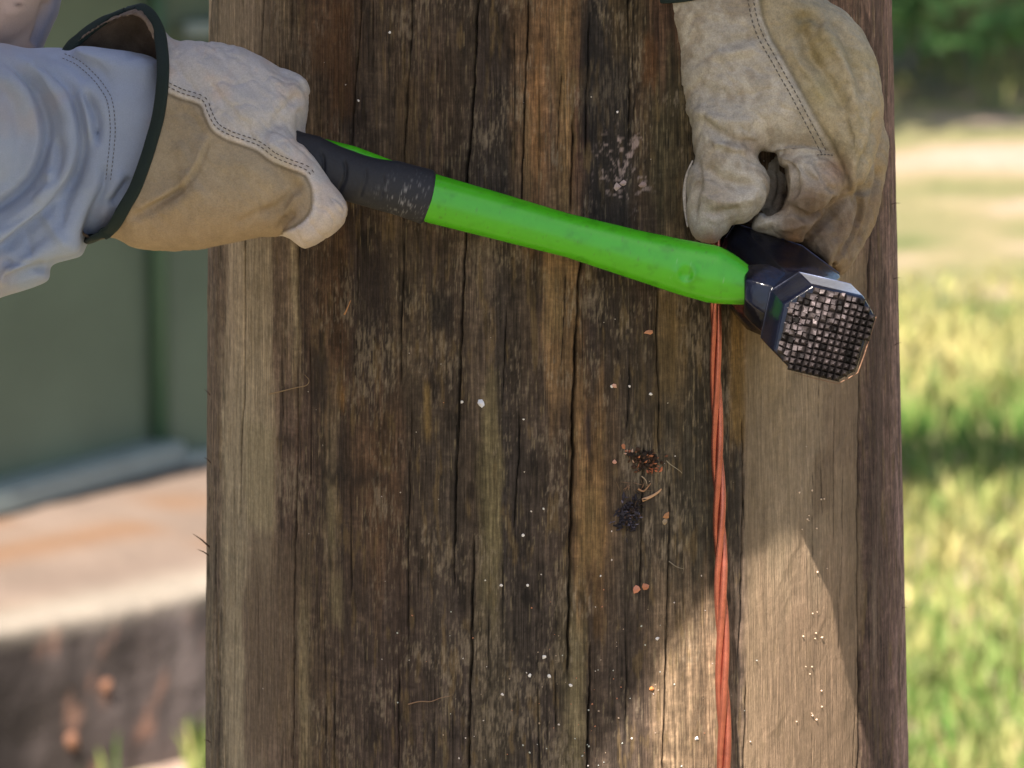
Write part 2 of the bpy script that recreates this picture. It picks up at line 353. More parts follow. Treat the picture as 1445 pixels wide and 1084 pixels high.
tree(-2.4, 8.2, toward_sun((0.9, 10.6, 0.3), 4.4), (2.1, 1.35, 0.8), 41, 'unseen leafy tree added at the left to shade the shrubs', n=15000)
tree(-2.5, 3.2, toward_sun((G(1370, 635, 0)[0]+.25, G(1370, 635, 0)[1], 0), 2.6), (1.0, 0.15, 0.12), 43, 'smaller unseen leafy tree added to shade a strip of grass', n=7000, clumps=20, leaf=0.026)

# ------------------------------------------------------------------ concrete pad with the green cabinet
e0 = G(0, 885, PAD_Z); e1 = G(285, 828, PAD_Z); dirp = (e1-e0)/np.linalg.norm(e1-e0); nrm = np.array([dirp[1], -dirp[0], 0])  # toward the camera's right
yaw = math.atan2(dirp[1], dirp[0])
RZ = np.array([[math.cos(yaw), -math.sin(yaw), 0], [math.sin(yaw), math.cos(yaw), 0], [0, 0, 1]])
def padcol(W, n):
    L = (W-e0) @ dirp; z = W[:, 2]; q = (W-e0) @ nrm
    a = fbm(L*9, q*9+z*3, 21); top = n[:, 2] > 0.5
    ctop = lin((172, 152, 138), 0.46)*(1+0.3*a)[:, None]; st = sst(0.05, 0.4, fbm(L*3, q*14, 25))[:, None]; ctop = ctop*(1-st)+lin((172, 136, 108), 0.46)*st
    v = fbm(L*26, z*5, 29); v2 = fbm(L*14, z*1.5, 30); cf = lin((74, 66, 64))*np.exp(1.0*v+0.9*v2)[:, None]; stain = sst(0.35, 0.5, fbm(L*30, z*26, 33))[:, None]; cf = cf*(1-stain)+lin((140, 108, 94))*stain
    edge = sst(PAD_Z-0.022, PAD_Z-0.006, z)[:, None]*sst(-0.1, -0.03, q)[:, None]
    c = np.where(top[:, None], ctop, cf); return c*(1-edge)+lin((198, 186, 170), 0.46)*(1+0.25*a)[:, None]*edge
nl, npf = 420, 60
Ls = np.linspace(-2.2, 1.25, nl)
prof = []
for k in range(14): prof.append((0.0, -0.05+(PAD_Z-0.015+0.05)*k/13))
for k in range(1, 7):
    a = k/6*math.pi/2; prof.append((-0.018+0.018*math.cos(a), PAD_Z-0.018+0.018*math.sin(a)))
for k in range(1, 24): prof.append((-0.018-2.4*(k/23)**1.6, PAD_Z))
prof = np.array(prof); LL, K = np.meshgrid(np.arange(nl), np.arange(len(prof)), indexing='ij')
q = prof[K, 0]; z = prof[K, 1]; Lm = Ls[LL]
q = q+0.008*fbm(Lm*12, z*20, 35)*(K < 22); z = z+0.004*fbm(Lm*18, q*14, 37)*(K > 12)
W = e0[None, None]*[1, 1, 0]+Lm[..., None]*dirp+q[..., None]*nrm+z[..., None]*np.array([0, 0, 1.0])
idx = np.arange(W.shape[0]*W.shape[1]).reshape(W.shape[:2]); F = np.stack([idx[:-1, :-1], idx[1:, :-1], idx[1:, 1:], idx[:-1, 1:]], -1).reshape(-1, 4)
Wf = W.reshape(-1, 3); nn = normals(Wf, F); nn *= np.sign(nn[:, 2:3].sum()+1e-9)
M['concrete'] = mat('stained_concrete', attr=True, rough=0.9, spec=0.2, tint=[((120, 120, 120), 0.85, 1.12)], bumps=[((60, 60, 60), 0.01, 0.5)])
pad = thing('concrete_pad', (*e0[:2], 0), 'weathered concrete pad with pale worn edge and dark stained side under the green cabinet', 'concrete pad')
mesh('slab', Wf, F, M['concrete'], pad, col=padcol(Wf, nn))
# rust spots on the pad's side
for k in range(16):
    L0 = RNG.uniform(-0.3, 0.95); z0 = RNG.uniform(0.03, 0.13); r = RNG.uniform(0.004, 0.0095)
    c = e0*[1, 1, 0]+dirp*L0+nrm*0.006+np.array([0, 0, z0]); ring = []
    for j in range(12):
        a = j/12*2*math.pi; rr = r*RNG.uniform(0.75, 1.15); ring.append(c+dirp*rr*math.cos(a)+np.array([0, 0, 1.3])*rr*math.sin(a)+nrm*RNG.uniform(-0.001, 0.001))
    Vv = np.array([c+nrm*0.001]+ring+[p-nrm*0.02 for p in ring])
    Ff = [[0, 1+j, 1+(j+1) % 12] for j in range(12)]+[[1+j, 13+j, 13+(j+1) % 12, 1+(j+1) % 12] for j in range(12)]
    mesh('rust_lump', Vv, Ff, M['bits'], pad, col=np.tile(lin((150, 108, 86), 0.7)*RNG.uniform(0.6, 1.1), (len(Vv), 1)))
# the cabinet: a long panel receding to the right, a jamb, then a panel that faces the camera
c0 = G(-160, 757, PAD_Z); c1 = G(222, 656, PAD_Z); c2 = G(420, 640, PAD_Z)
cab = thing('utility_cabinet', (*c1[:2], PAD_Z), 'dark green metal utility cabinet standing on the concrete pad', 'cabinet')
def wall(a, b, z0, z1, th, name, m, parent, off=0.0, bev=0.004):
    a = np.array([a[0], a[1], 0]); b = np.array([b[0], b[1], 0]); d = b-a; L = np.linalg.norm(d); d /= L; n = np.array([d[1], -d[0], 0])
    c = (a+b)/2+n*(off-th/2)+np.array([0, 0, (z0+z1)/2]); Mx = np.stack([d, n, [0, 0, 1]], 1)
    o = mesh(name, *box(c, (L, th, z1-z0), Mx), m, parent, smooth=False); return bevel_mod(o, bev)
back = np.array([-0.75, 1.0, 0]); ZT = 0.92
d01 = (c1-c0)/np.linalg.norm(c1-c0)
wall(c0-d01*0.6, c1, PAD_Z+0.03, ZT, 0.04, 'side_panel', M['cabinet'], cab)
wall(c1+np.array([0.003, 0, 0]), c2+np.array([0.10, 0.03, 0]), PAD_Z+0.008, ZT, 0.04, 'front_panel', M['cabinet'], cab)
o = mesh('corner_post', *tube([(c1[0]+0.004, c1[1]-0.012, PAD_Z+0.004), (c1[0]+0.004, c1[1]-0.012, ZT)], 0.011, 12), M['cab_light'], cab)
wall(c0-d01*0.6, c1, PAD_Z+0.002, PAD_Z+0.034, 0.05, 'sill', M['sill'], cab, off=0.045, bev=0.006)
wall(c1+np.array([0.02, -0.005, 0]), c2+np.array([0.10, 0.025, 0]), PAD_Z+0.001, PAD_Z+0.018, 0.03, 'sill', M['sill'], cab, off=0.022, bev=0.004)
ca = GY(228, 40, c1[1]); cb = GY(330, 36, c1[1]+0.03)
hz = ca[2]; 
wall(c1+np.array([0.03, 0, 0]), c2+np.array([0.10, 0.03, 0]), hz-0.010, hz+0.010, 0.02, 'latch_rail', M['sill'], cab, off=0.022, bev=0.004)
wall(c1+np.array([0.03, 0, 0]), c2+np.array([0.10, 0.03, 0]), hz-0.040, hz-0.028, 0.02, 'rail_lip', M['cab_light'], cab, off=0.012, bev=0.003)
nside = np.array([d01[1], -d01[0], 0]); rc = (c0-d01*0.9)
rp = [rc+nside*0.10, c1+nside*0.15+np.array([0.0, -0.12, 0]), c2+np.array([0.14, -0.42, 0]), c2+np.array([0.14, 1.6, 0]), rc+np.array([0, 1.9, 0])]
rv = [(p[0], p[1], ZT+0.001) for p in rp]+[(p[0], p[1], ZT+0.05) for p in rp]
mesh('shade_roof', rv, [[4, 3, 2, 1, 0], [5, 6, 7, 8, 9]]+[[i, (i+1) % 5, 5+(i+1) % 5, 5+i] for i in range(5)], M['cabinet'], cab, smooth=False)  # unseen roof added above the panels so its overhang shades them
wall(c2+np.array([0.08, 0.04, 0]), c2+np.array([0.09, 1.2, 0]), PAD_Z+0.002, ZT-0.01, 0.03, 'side_panel', M['cabinet'], cab, off=0.03)

# ------------------------------------------------------------------ utility pole
def RYpx(py): return 475+23*py/1084.0                 # silhouette half width in photo pixels at a height
def CXpx(py): return 775.5+10*py/1084.0
KD = (D0+R0)/D0                                       # scale at the axis depth
def pyz(z): return 542+(1.2-z)*math.cos(PITCH)/S
th_dense = np.linspace(-math.radians(88), math.radians(88), 1080)
th = np.r_[th_dense, np.linspace(math.radians(88), math.radians(272), 60)[1:-1]]
zz = np.r_[np.linspace(-0.3, 0.9, 12)[:-1], np.linspace(0.9, 1.0, 6)[:-1], np.linspace(1.0, 1.4, 440), np.linspace(1.4, 1.55, 8)[1:], np.linspace(1.55, 9.0, 30)[1:]]
TH, ZZ = np.meshgrid(th, zz, indexing='ij'); PY = pyz(ZZ)
Rm = RYpx(np.clip(PY, -1500, 4500))*S*KD; Cm = (CXpx(np.clip(PY, -1500, 4500))-722.5)*S*KD
# photo x for every angle (as seen at the height), used only as the authoring coordinate of bands and cracks round the trunk
def th2x(t, py):
    R = RYpx(py)*S*KD; C = (CXpx(py)-722.5)*S*KD; dist = D0+(R0-R*np.cos(t))*math.cos(PITCH)
    return 722.5+(C+R*np.sin(t))/S*D0/dist
XP_ = th2x(TH, PY); fr = np.cos(TH) > 0.0
XA = np.where(fr, XP_, np.where(TH > 0, 1268+ (TH-math.pi/2)*480, 290+(TH+math.pi/2)*480))
ARC = TH*488
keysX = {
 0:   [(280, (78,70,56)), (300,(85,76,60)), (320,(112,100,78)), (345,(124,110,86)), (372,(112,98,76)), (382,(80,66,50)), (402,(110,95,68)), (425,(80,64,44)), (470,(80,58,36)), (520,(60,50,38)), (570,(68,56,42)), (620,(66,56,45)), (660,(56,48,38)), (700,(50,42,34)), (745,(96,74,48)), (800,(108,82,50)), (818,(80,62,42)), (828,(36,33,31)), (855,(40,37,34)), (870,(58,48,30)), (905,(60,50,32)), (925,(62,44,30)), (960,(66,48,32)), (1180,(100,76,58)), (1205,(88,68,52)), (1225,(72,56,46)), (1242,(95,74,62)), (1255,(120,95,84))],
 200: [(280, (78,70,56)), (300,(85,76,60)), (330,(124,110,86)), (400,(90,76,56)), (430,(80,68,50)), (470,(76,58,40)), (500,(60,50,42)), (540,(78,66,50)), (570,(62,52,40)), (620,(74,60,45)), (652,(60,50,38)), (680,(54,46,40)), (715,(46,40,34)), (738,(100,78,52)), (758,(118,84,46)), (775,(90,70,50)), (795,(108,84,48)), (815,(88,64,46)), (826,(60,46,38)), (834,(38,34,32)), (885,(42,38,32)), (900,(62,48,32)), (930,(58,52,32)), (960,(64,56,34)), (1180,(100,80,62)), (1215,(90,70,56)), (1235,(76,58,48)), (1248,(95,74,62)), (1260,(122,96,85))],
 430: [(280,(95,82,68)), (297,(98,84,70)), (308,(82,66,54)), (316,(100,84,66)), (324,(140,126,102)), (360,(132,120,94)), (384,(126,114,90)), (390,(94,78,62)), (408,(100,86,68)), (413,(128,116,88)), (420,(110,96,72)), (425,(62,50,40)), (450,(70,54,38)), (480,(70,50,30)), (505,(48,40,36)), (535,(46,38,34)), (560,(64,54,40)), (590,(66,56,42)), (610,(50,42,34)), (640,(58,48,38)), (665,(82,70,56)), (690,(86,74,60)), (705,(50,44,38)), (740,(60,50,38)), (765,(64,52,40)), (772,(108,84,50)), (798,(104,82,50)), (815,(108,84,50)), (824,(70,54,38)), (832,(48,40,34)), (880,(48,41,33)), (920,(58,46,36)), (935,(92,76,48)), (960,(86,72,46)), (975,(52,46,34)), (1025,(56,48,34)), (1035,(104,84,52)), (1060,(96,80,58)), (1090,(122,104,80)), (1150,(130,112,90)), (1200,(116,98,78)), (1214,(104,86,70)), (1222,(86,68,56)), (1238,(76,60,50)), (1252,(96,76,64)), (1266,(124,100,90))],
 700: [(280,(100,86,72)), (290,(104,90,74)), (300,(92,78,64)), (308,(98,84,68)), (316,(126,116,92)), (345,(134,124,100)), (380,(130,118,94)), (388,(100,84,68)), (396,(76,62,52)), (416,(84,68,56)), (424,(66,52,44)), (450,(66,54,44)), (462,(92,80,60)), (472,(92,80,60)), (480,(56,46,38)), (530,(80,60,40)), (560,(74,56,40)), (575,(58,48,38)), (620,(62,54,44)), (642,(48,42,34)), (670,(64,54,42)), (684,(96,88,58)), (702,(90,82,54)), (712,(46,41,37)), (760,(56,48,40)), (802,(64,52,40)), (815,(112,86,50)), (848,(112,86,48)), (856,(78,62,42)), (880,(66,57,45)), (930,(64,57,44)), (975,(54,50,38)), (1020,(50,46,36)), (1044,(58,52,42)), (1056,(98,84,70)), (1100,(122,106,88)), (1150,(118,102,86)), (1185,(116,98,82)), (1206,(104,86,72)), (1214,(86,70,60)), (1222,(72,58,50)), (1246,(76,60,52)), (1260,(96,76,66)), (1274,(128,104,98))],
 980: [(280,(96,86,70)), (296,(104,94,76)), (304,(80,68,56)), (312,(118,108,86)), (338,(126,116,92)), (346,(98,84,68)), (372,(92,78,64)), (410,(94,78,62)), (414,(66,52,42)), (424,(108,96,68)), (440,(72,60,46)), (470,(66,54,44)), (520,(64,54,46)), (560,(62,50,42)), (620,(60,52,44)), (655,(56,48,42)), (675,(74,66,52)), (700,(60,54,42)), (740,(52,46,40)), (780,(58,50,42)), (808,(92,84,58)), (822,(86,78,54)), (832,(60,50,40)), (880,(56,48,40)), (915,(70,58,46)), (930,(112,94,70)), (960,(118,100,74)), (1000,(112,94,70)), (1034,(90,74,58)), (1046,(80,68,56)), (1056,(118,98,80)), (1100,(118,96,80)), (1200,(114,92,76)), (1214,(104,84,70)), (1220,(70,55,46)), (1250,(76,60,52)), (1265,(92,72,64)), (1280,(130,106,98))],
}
ky = sorted(keysX)
wx = XA+7*fbm(ARC*0.05, PY*0.012, 2)+2.5*fbm(ARC*0.3, PY*0.04, 6); wy = PY+70*fbm(ARC*0.06, PY*0.006, 7)+60*fbm(ARC*0.16, PY*0.015, 11)
rows = []
for k in ky:
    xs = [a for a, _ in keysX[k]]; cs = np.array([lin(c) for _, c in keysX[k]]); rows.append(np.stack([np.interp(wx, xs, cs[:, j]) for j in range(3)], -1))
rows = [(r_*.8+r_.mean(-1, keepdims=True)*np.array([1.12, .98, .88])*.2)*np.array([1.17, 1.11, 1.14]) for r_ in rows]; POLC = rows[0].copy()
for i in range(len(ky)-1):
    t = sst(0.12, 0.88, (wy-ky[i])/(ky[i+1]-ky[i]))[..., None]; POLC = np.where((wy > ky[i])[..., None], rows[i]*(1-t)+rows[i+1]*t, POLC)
vis = (PY > -400) & (PY < 1500)
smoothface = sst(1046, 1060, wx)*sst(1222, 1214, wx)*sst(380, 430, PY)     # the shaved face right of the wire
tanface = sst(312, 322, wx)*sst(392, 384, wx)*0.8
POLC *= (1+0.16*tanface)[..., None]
rough = 1-np.maximum(smoothface*0.75, tanface*0.7)
# long streaks, patchy weathering, cross-hatched hairs
s1 = fbm(ARC*0.22, PY*0.006, 14); s2 = fbm(ARC*0.75, PY*0.018, 17, 3); s3 = fbm(ARC*0.05, PY*0.05, 19); s4 = fbm(ARC*0.02, PY*0.6, 23, 3); s5 = fbm(ARC*0.12, PY*0.09, 27)
POLC *= np.exp(rough*(0.50*s1+0.52*s2+0.36*s3+0.30*s4*sst(-0.2, 0.3, s3)+0.42*s5)+0.12*s2+0.06*s1)[..., None]
pt = sst(0.22, 0.5, fbm(ARC*0.11, PY*0.018, 31))*rough; POLC = POLC*(1-0.5*pt[..., None])+lin((104, 86, 58))*(0.5*pt[..., None])
dk = sst(0.25, 0.55, fbm(ARC*0.07, PY*0.02, 35))*rough; POLC *= (1-0.5*dk)[..., None]
gr = sst(0.15, 0.5, fbm(ARC*0.5, PY*0.10, 39, 3)*0.6+fbm(ARC*0.02, PY*0.014, 40)*0.7)*rough*(ARC < 250); POLC += (lin((132, 118, 100))-POLC)*(0.5*gr)[..., None]
fb = sst(0.30, 0.55, fbm(ARC*0.9, PY*0.03, 64, 3))*sst(-.1, .3, fbm(ARC*.04, PY*.012, 66))*rough; POLC += (lin((150, 134, 104))-POLC)*(0.38*fb)[..., None]
# diagonal tool marks on the shaved face
dg = 0.8*fbm((ARC+PY*0.55)*0.035+fbm(ARC*.02, PY*.02, 46)*1.2, (PY-ARC*0.55)*0.010, 42)+0.28*fbm((ARC+PY*0.75)*0.13, (PY-ARC*0.75)*0.035, 45)*sst(-.2, .4, fbm(ARC*.015, PY*.012, 47))+0.35*fbm(ARC*.09, PY*.02, 48)
POLC *= np.exp(smoothface*(0.34*dg+0.08*s1))[..., None]; POLC = POLC*(1-.2*smoothface[..., None])+lin((142, 124, 98))*(.2*smoothface[..., None]); POLC = POLC*(1+smoothface[..., None]*np.array([.0, .03, -.05]))
dr = -(0.9*rough*S*(1.4*s1+0.9*s2))+smoothface*S*1.6*dg
def pat(x0, x1, y0, y1, c, a, e=5):
    global POLC
    nx = 3.5*fbm(ARC*0.2, PY*0.03, 50); ny = 16*fbm(ARC*0.22, PY*0.012, 52)
    m = sst(x0-e, x0+e, XA+nx)*sst(x1+e, x1-e, XA+nx)*sst(y0-e*2.5, y0+e*2.5, PY+ny)*sst(y1+e*2.5, y1-e*2.5, PY+ny)*a*fr
    POLC = POLC*(1-m[..., None])+lin(c)*(m[..., None])*np.exp(0.3*s2)[..., None]
for a in [(345,386,640,790,(132,120,96),.7), (350,420,795,1100,(92,78,64),.55), (462,472,700,800,(122,110,82),.45), (466,482,830,905,(122,110,82),.45), (420,432,880,1050,(112,100,76),.4),
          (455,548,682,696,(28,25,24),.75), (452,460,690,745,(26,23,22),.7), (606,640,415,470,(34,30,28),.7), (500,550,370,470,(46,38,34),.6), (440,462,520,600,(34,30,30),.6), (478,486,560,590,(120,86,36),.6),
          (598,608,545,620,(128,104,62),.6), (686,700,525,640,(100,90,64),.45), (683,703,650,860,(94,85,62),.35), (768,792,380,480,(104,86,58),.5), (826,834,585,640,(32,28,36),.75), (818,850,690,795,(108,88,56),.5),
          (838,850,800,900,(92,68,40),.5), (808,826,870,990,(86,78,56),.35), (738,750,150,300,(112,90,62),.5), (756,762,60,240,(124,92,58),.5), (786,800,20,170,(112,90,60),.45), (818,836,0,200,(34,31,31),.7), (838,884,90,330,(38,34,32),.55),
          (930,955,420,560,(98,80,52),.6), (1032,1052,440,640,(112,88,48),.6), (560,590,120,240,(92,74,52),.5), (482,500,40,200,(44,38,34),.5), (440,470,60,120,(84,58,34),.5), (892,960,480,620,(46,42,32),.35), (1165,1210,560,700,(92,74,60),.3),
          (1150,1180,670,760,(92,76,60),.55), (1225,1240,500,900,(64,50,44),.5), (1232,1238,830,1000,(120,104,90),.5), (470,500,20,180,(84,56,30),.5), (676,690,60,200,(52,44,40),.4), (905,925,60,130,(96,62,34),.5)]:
    pat(*a)
# pale scuff where something was pulled out
sc_m = np.zeros(TH.shape); q_ = fr & (abs(XA-880) < 90) & (abs(PY-240) < 110); xx, yy = XA[q_], PY[q_]
rr_ = np.hypot((xx-880)/34, (yy-242)/48); ag = np.arctan2(yy-258, xx-876)
n_ = fbm(xx*.13+ag*1.5, yy*.13, 53, 4)+0.5*fbm(ag*5, rr_*1.6, 55, 3)+0.25*fbm(xx*.5, yy*.3, 57, 3)
sc_m[q_] = sst(0.04, 0.4, n_-0.22*rr_+0.04)*sst(1.7, 0.8, rr_)*0.62
POLC = POLC*(1-sc_m[..., None])+lin((168, 148, 142))*sc_m[..., None]
# cracks: x,y lines with width and depth in photo pixels
cracks = [([(675,-200),(675,0),(668,150),(660,240),(655,385),(650,500),(645,640),(641,720),(639,850)],2.6,14), ([(669,758),(665,860),(664,930),(660,1084),(658,1300)],2.8,14), ([(746,-100),(744,60),(740,150),(737,240),(736,300)],2.0,9),
  ([(830,18),(829,90),(826,144),(825,230)],2.0,8), ([(808,160),(806,240),(803,310)],2.2,9), ([(792,100),(788,170),(786,225)],1.5,6), ([(886,-200),(885,60),(887,140),(886,221)],1.8,8), ([(820,330),(818,380),(812,480),(808,600),(807,650),(806,700),(802,922),(801,970)],3.2,15),
  ([(798,370),(794,480),(792,520)],1.3,5), ([(715,422),(712,500),(708,577)],1.5,6), ([(928,402),(926,480),(930,560),(930,650)],1.8,8), ([(733,574),(732,650),(727,700),(724,758)],1.7,7), ([(889,505),(887,560),(885,624)],1.3,5), ([(834,906),(832,1000),(829,1084),(828,1300)],2.4,11),
  ([(946,680),(946,740),(942,930),(938,1084),(936,1250)],1.9,9), ([(910,620),(906,726),(905,800),(904,858)],1.8,8), ([(710,786),(708,858)],1.3,5), ([(886,922),(885,1042)],1.4,5), ([(760,990),(762,1150)],1.2,5), ([(784,930),(784,1042)],1.2,5),
  ([(423,300),(421,480),(419,650),(414,850),(410,1084),(408,1250)],2.0,9), ([(578,640),(577,700),(574,810),(576,962)],1.8,8), ([(562,954),(560,1084),(558,1250)],1.8,8), ([(494,690),(494,780),(495,866)],1.3,5), ([(347,330),(346,480),(345,604),(341,650),(337,790)],1.4,5), ([(302,810),(302,994)],1.3,5),
  ([(571,330),(570,380),(566,470),(565,555)],2.0,9), ([(581,574),(579,650)],1.6,7), ([(505,330),(505,450)],1.3,5), ([(437,500),(438,650),(437,720)],1.3,5), ([(376,-100),(376,20),(372,82),(370,120)],1.6,6), ([(345,-100),(346,60)],1.3,5), ([(512,-100),(512,20),(502,150),(498,224),(497,300)],1.8,8), ([(583,-100),(582,60),(577,130),(571,224),(571,330)],1.9,8),
  ([(1048,600),(1050,720),(1049,780),(1047,900),(1045,960)],2.0,9), ([(1057,975),(1054,1084),(1052,1200)],1.8,8), ([(1215,540),(1214,700),(1215,850),(1217,1000),(1218,1200)],1.8,6), ([(1225,330),(1223,420),(1222,520)],1.2,4), ([(470,960),(470,1150)],1.2,5), ([(528,0),(527,170)],1.0,4), ([(416,0),(414,90)],1.2,5), ([(612,960),(611,1100)],1.0,4), ([(1240,0),(1243,120)],1.2,5), ([(690,800),(689,960)],1.0,4), ([(620,-60),(619,120)],1.0,4), ([(960,0),(961,150)],1.0,4)]
for k in range(46):
    x = RNG.uniform(300, 1270); y = RNG.uniform(-40, 1084); l = RNG.uniform(40, 240); cracks.append(([(x, y), (x+RNG.uniform(-1.5, 1.5), y+l*.5), (x+RNG.uniform(-3, 3), y+l)], RNG.uniform(0.6, 1.0), RNG.uniform(1.5, 3)))
for pl, wd, dp in cracks:
    pl = np.array(pl, float); ys = pl[:, 1]; m = (PY > ys[0]-2) & (PY < ys[-1]+2) & fr & vis
    xc = np.interp(PY, ys, pl[:, 0])+0.9*fbm(PY*0.05, PY*0+pl[0, 0], 60, 3)*wd*0.8; dx = np.abs(XA-xc); m &= dx < 14
    tp = np.clip((PY-ys[0])/25, 0, 1)*np.clip((ys[-1]-PY)/25, 0, 1); tp = tp*np.clip(0.8+0.7*fbm(PY*0.02, PY*0+pl[0, 0]*1.7, 62, 3), 0.15, 1.2)
    g = np.where(m, np.exp(-(dx/(wd*0.50))**2)*tp, 0)
    dr = dr-g*dp*S*1.1; POLC *= (1-0.80*np.clip(g*1.5, 0, 1))[..., None]       # colour darkened along the crack
# ridge of the wood on either side of the shaved face
dr = dr+S*3.0*sst(1216, 1224, XA)*sst(1246, 1236, XA)*fr-S*2.2*smoothface
RR = Rm+dr
W = np.stack([Cm+RR*np.sin(TH), -RR*np.cos(TH), ZZ], -1)
n1, n2 = TH.shape; idx = np.arange(n1*n2).reshape(n1, n2); nxt = np.roll(idx, -1, 0)
F = np.stack([idx[:, :-1], nxt[:, :-1], nxt[:, 1:], idx[:, 1:]], -1).reshape(-1, 4)
WOODK = 1.0
pole = thing('utility_pole', (XP, 0, 0), 'thick weathered brown wooden utility pole with long vertical cracks', 'wooden pole')
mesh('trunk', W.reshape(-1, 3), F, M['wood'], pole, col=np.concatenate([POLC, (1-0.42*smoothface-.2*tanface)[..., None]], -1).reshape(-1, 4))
_thx = np.linspace(-1.55, 1.55, 800)
def on_pole(px, py, off=0.0):
    """point on the trunk that shows at photo x,y, lifted off px outward"""
    t = float(np.interp(px, th2x(_thx, py), _thx)); z = 1.2
    for _ in range(4):
        r = (RYpx(py)*S*KD)+off*S; c = (CXpx(py)-722.5)*S*KD; w = np.array([c+r*math.sin(t), -r*math.cos(t), z]); z -= (py-proj(w)[1])*S*1.02
    w[2] = z; return w, np.array([math.sin(t), -math.cos(t), 0.0]), np.array([math.cos(t), math.sin(t), 0.0])

# tiny pale flecks and chips all over the lower trunk
parts = []; cols = []
def fleck(px, py, r, off=0.6, e=1.0):
    w, n, t = on_pole(px, py, off); up = np.array([0, 0, 1.0]); k = 7; ring = []; a0 = RNG.uniform(0, 6)
    for j in range(k):
        a = a0+j/k*2*math.pi; rr = r*S*RNG.uniform(0.6, 1.2); ring.append(w+t*rr*math.cos(a)*e+up*rr*math.sin(a)+n*RNG.uniform(0, .3)*r*S)
    V = np.array([w+n*r*S*0.8]+ring+[w-n*3*S]); return V, [[0, 1+j, 1+(j+1) % k] for j in range(k)]+[[k+1, 1+(j+1) % k, 1+j] for j in range(k)]
def addf(px, py, r, c, **k):
    v, f = fleck(px, py, r, **k); parts.append((v, f)); cols.append(np.tile(lin(c), (len(v), 1)))
for k in range(115):
    px = np.clip(RNG.normal(840, 130), 560, 1200); py = 1084-abs(RNG.normal(0, 190)); addf(px, py, RNG.uniform(0.5, 1.6), [(188,192,186), (170,150,132), (176,120,92), (215,205,200)][k % 4])
for k in range(40): addf(RNG.uniform(320, 1200), RNG.uniform(0, 1084), RNG.uniform(0.5, 1.2), (185, 175, 165))
for k in range(26): addf(1150+RNG.normal(0, 14), RNG.uniform(690, 1020), RNG.uniform(0.8, 1.8), (225, 200, 175))
for (x, y, r) in [(552,46,2.5),(508,142,2.2),(870,158,1.8),(868,265,1),(863,545,2.5),(888,545,2),(918,556,2.6),(652,567,2.5),(739,592,1.8),(738,755,2.4),(767,718,2),(707,826,2.6),(745,826,2),(768,927,3.2),(775,954,2.6),(776,955,2.2),(748,953,2.6),(929,901,3),(806,967,2.8),(709,980,2.2),(985,1042,3),(848,813,1.6)]: addf(x, y, r, (225, 220, 218))
V, F = merge(parts); fl = mesh('fleck', V, F, M['bits'], pole, col=np.concatenate(cols), smooth=False); fl['kind'] = 'stuff'
def chip(name, px, py, r, c, label=None, **k):
    v, f = fleck(px, py, r, **k); o = mesh(name, v, f, M['bits'], pole, col=np.tile(lin(c), (len(v), 1)), smooth=False)
    if label: o['label'] = label
    return o
chip('wood_chip', 679, 569, 6, (214, 214, 224), 'small round white chip')
chip('wood_chip', 870, 263, 6.5, (180, 160, 154), 'pale torn chip in the scuff', e=.9); chip('wood_chip', 878, 259, 5, (172, 152, 146)); chip('wood_chip', 905, 261, 4, (150, 128, 120), e=1.5)
chip('wood_chip', 915, 469, 4, (200, 142, 110), e=1.6); chip('wood_chip', 867, 545, 3.5, (206, 160, 140), e=1.3)
chip('wood_chip', 898, 831, 6.5, (196, 132, 108), 'pinkish chip at the corner of the sun patch'); chip('wood_chip', 912, 828, 6, (180, 120, 92)); chip('wood_chip', 941, 727, 5.5, (170, 122, 86)); chip('wood_chip', 939, 737, 4.5, (150, 132, 108))
chip('wood_chip', 921, 972, 4, (190, 124, 74)); chip('wood_chip', 880, 630, 4, (176, 116, 84)); chip('wood_chip', 867, 652, 3.2, (200, 150, 132))
# debris: torn bark, fibres, a dark dried clump
def clump(name, cx, cy, rx, ry, n, colr, seed, lab, off=5, long_=8.0, thick=1.3):
    r = np.random.default_rng(seed); ps = []; cs = []
    for k in range(n):
        x = cx+r.normal(0, rx); y = cy+r.normal(0, ry); w, nn, t = on_pole(x, y, 0); up = np.array([0, 0, 1.0])
        a = r.uniform(0, math.pi); dv = t*math.cos(a)+up*math.sin(a); L = long_*S*r.uniform(0.4, 1.2); o = r.uniform(0.5, off)*S
        b = w+nn*o; v, f = tube([b-dv*L*.5-nn*o*.6, b+nn*r.uniform(-1, 2)*S, b+dv*L*.5+nn*r.uniform(-2, 3)*S], [thick*.4*S, thick*S*r.uniform(.6, 1.6), thick*.2*S], 5)
        ps.append((v, f)); c = lin(colr[r.integers(0, len(colr))])*r.uniform(0.7, 1.3); cs.append(np.tile(c, (len(v), 1)))
    V, F = merge(ps); o = mesh(name, V, F, M['bits'], pole, col=np.concatenate(cs), smooth=False); o['label'] = lab; return o
clump('torn_bark', 910, 648, 9.5, 6, 46, [(40,30,24), (58,40,28)], 8, 'dark core of the torn bark tuft', off=6, long_=8, thick=3.2)
clump('torn_bark', 912, 650, 11, 7, 60, [(70,48,34), (96,62,44), (150,98,70), (48,34,26), (176,112,78)], 1, 'ragged brown tuft of torn bark', off=9)
clump('torn_bark', 926, 662, 7, 2.5, 14, [(186,112,80), (160,92,66)], 2, 'reddish lower rim of the torn tuft')
clump('dried_clump', 886, 727, 7, 10, 50, [(34,31,38), (50,46,54)], 9, 'dark core of the dried clump', off=5, long_=12, thick=2.2)
clump('dried_clump', 885, 727, 8, 12, 90, [(56,52,64), (96,92,110), (34,30,38), (74,56,50)], 3, 'dark purplish dried clump stuck to the wood', off=8, long_=7, thick=1.0)
clump('dried_clump', 897, 715, 6, 5, 40, [(34,30,38), (48,38,36)], 6, 'blackish upper end of the dried clump', off=8, long_=6)
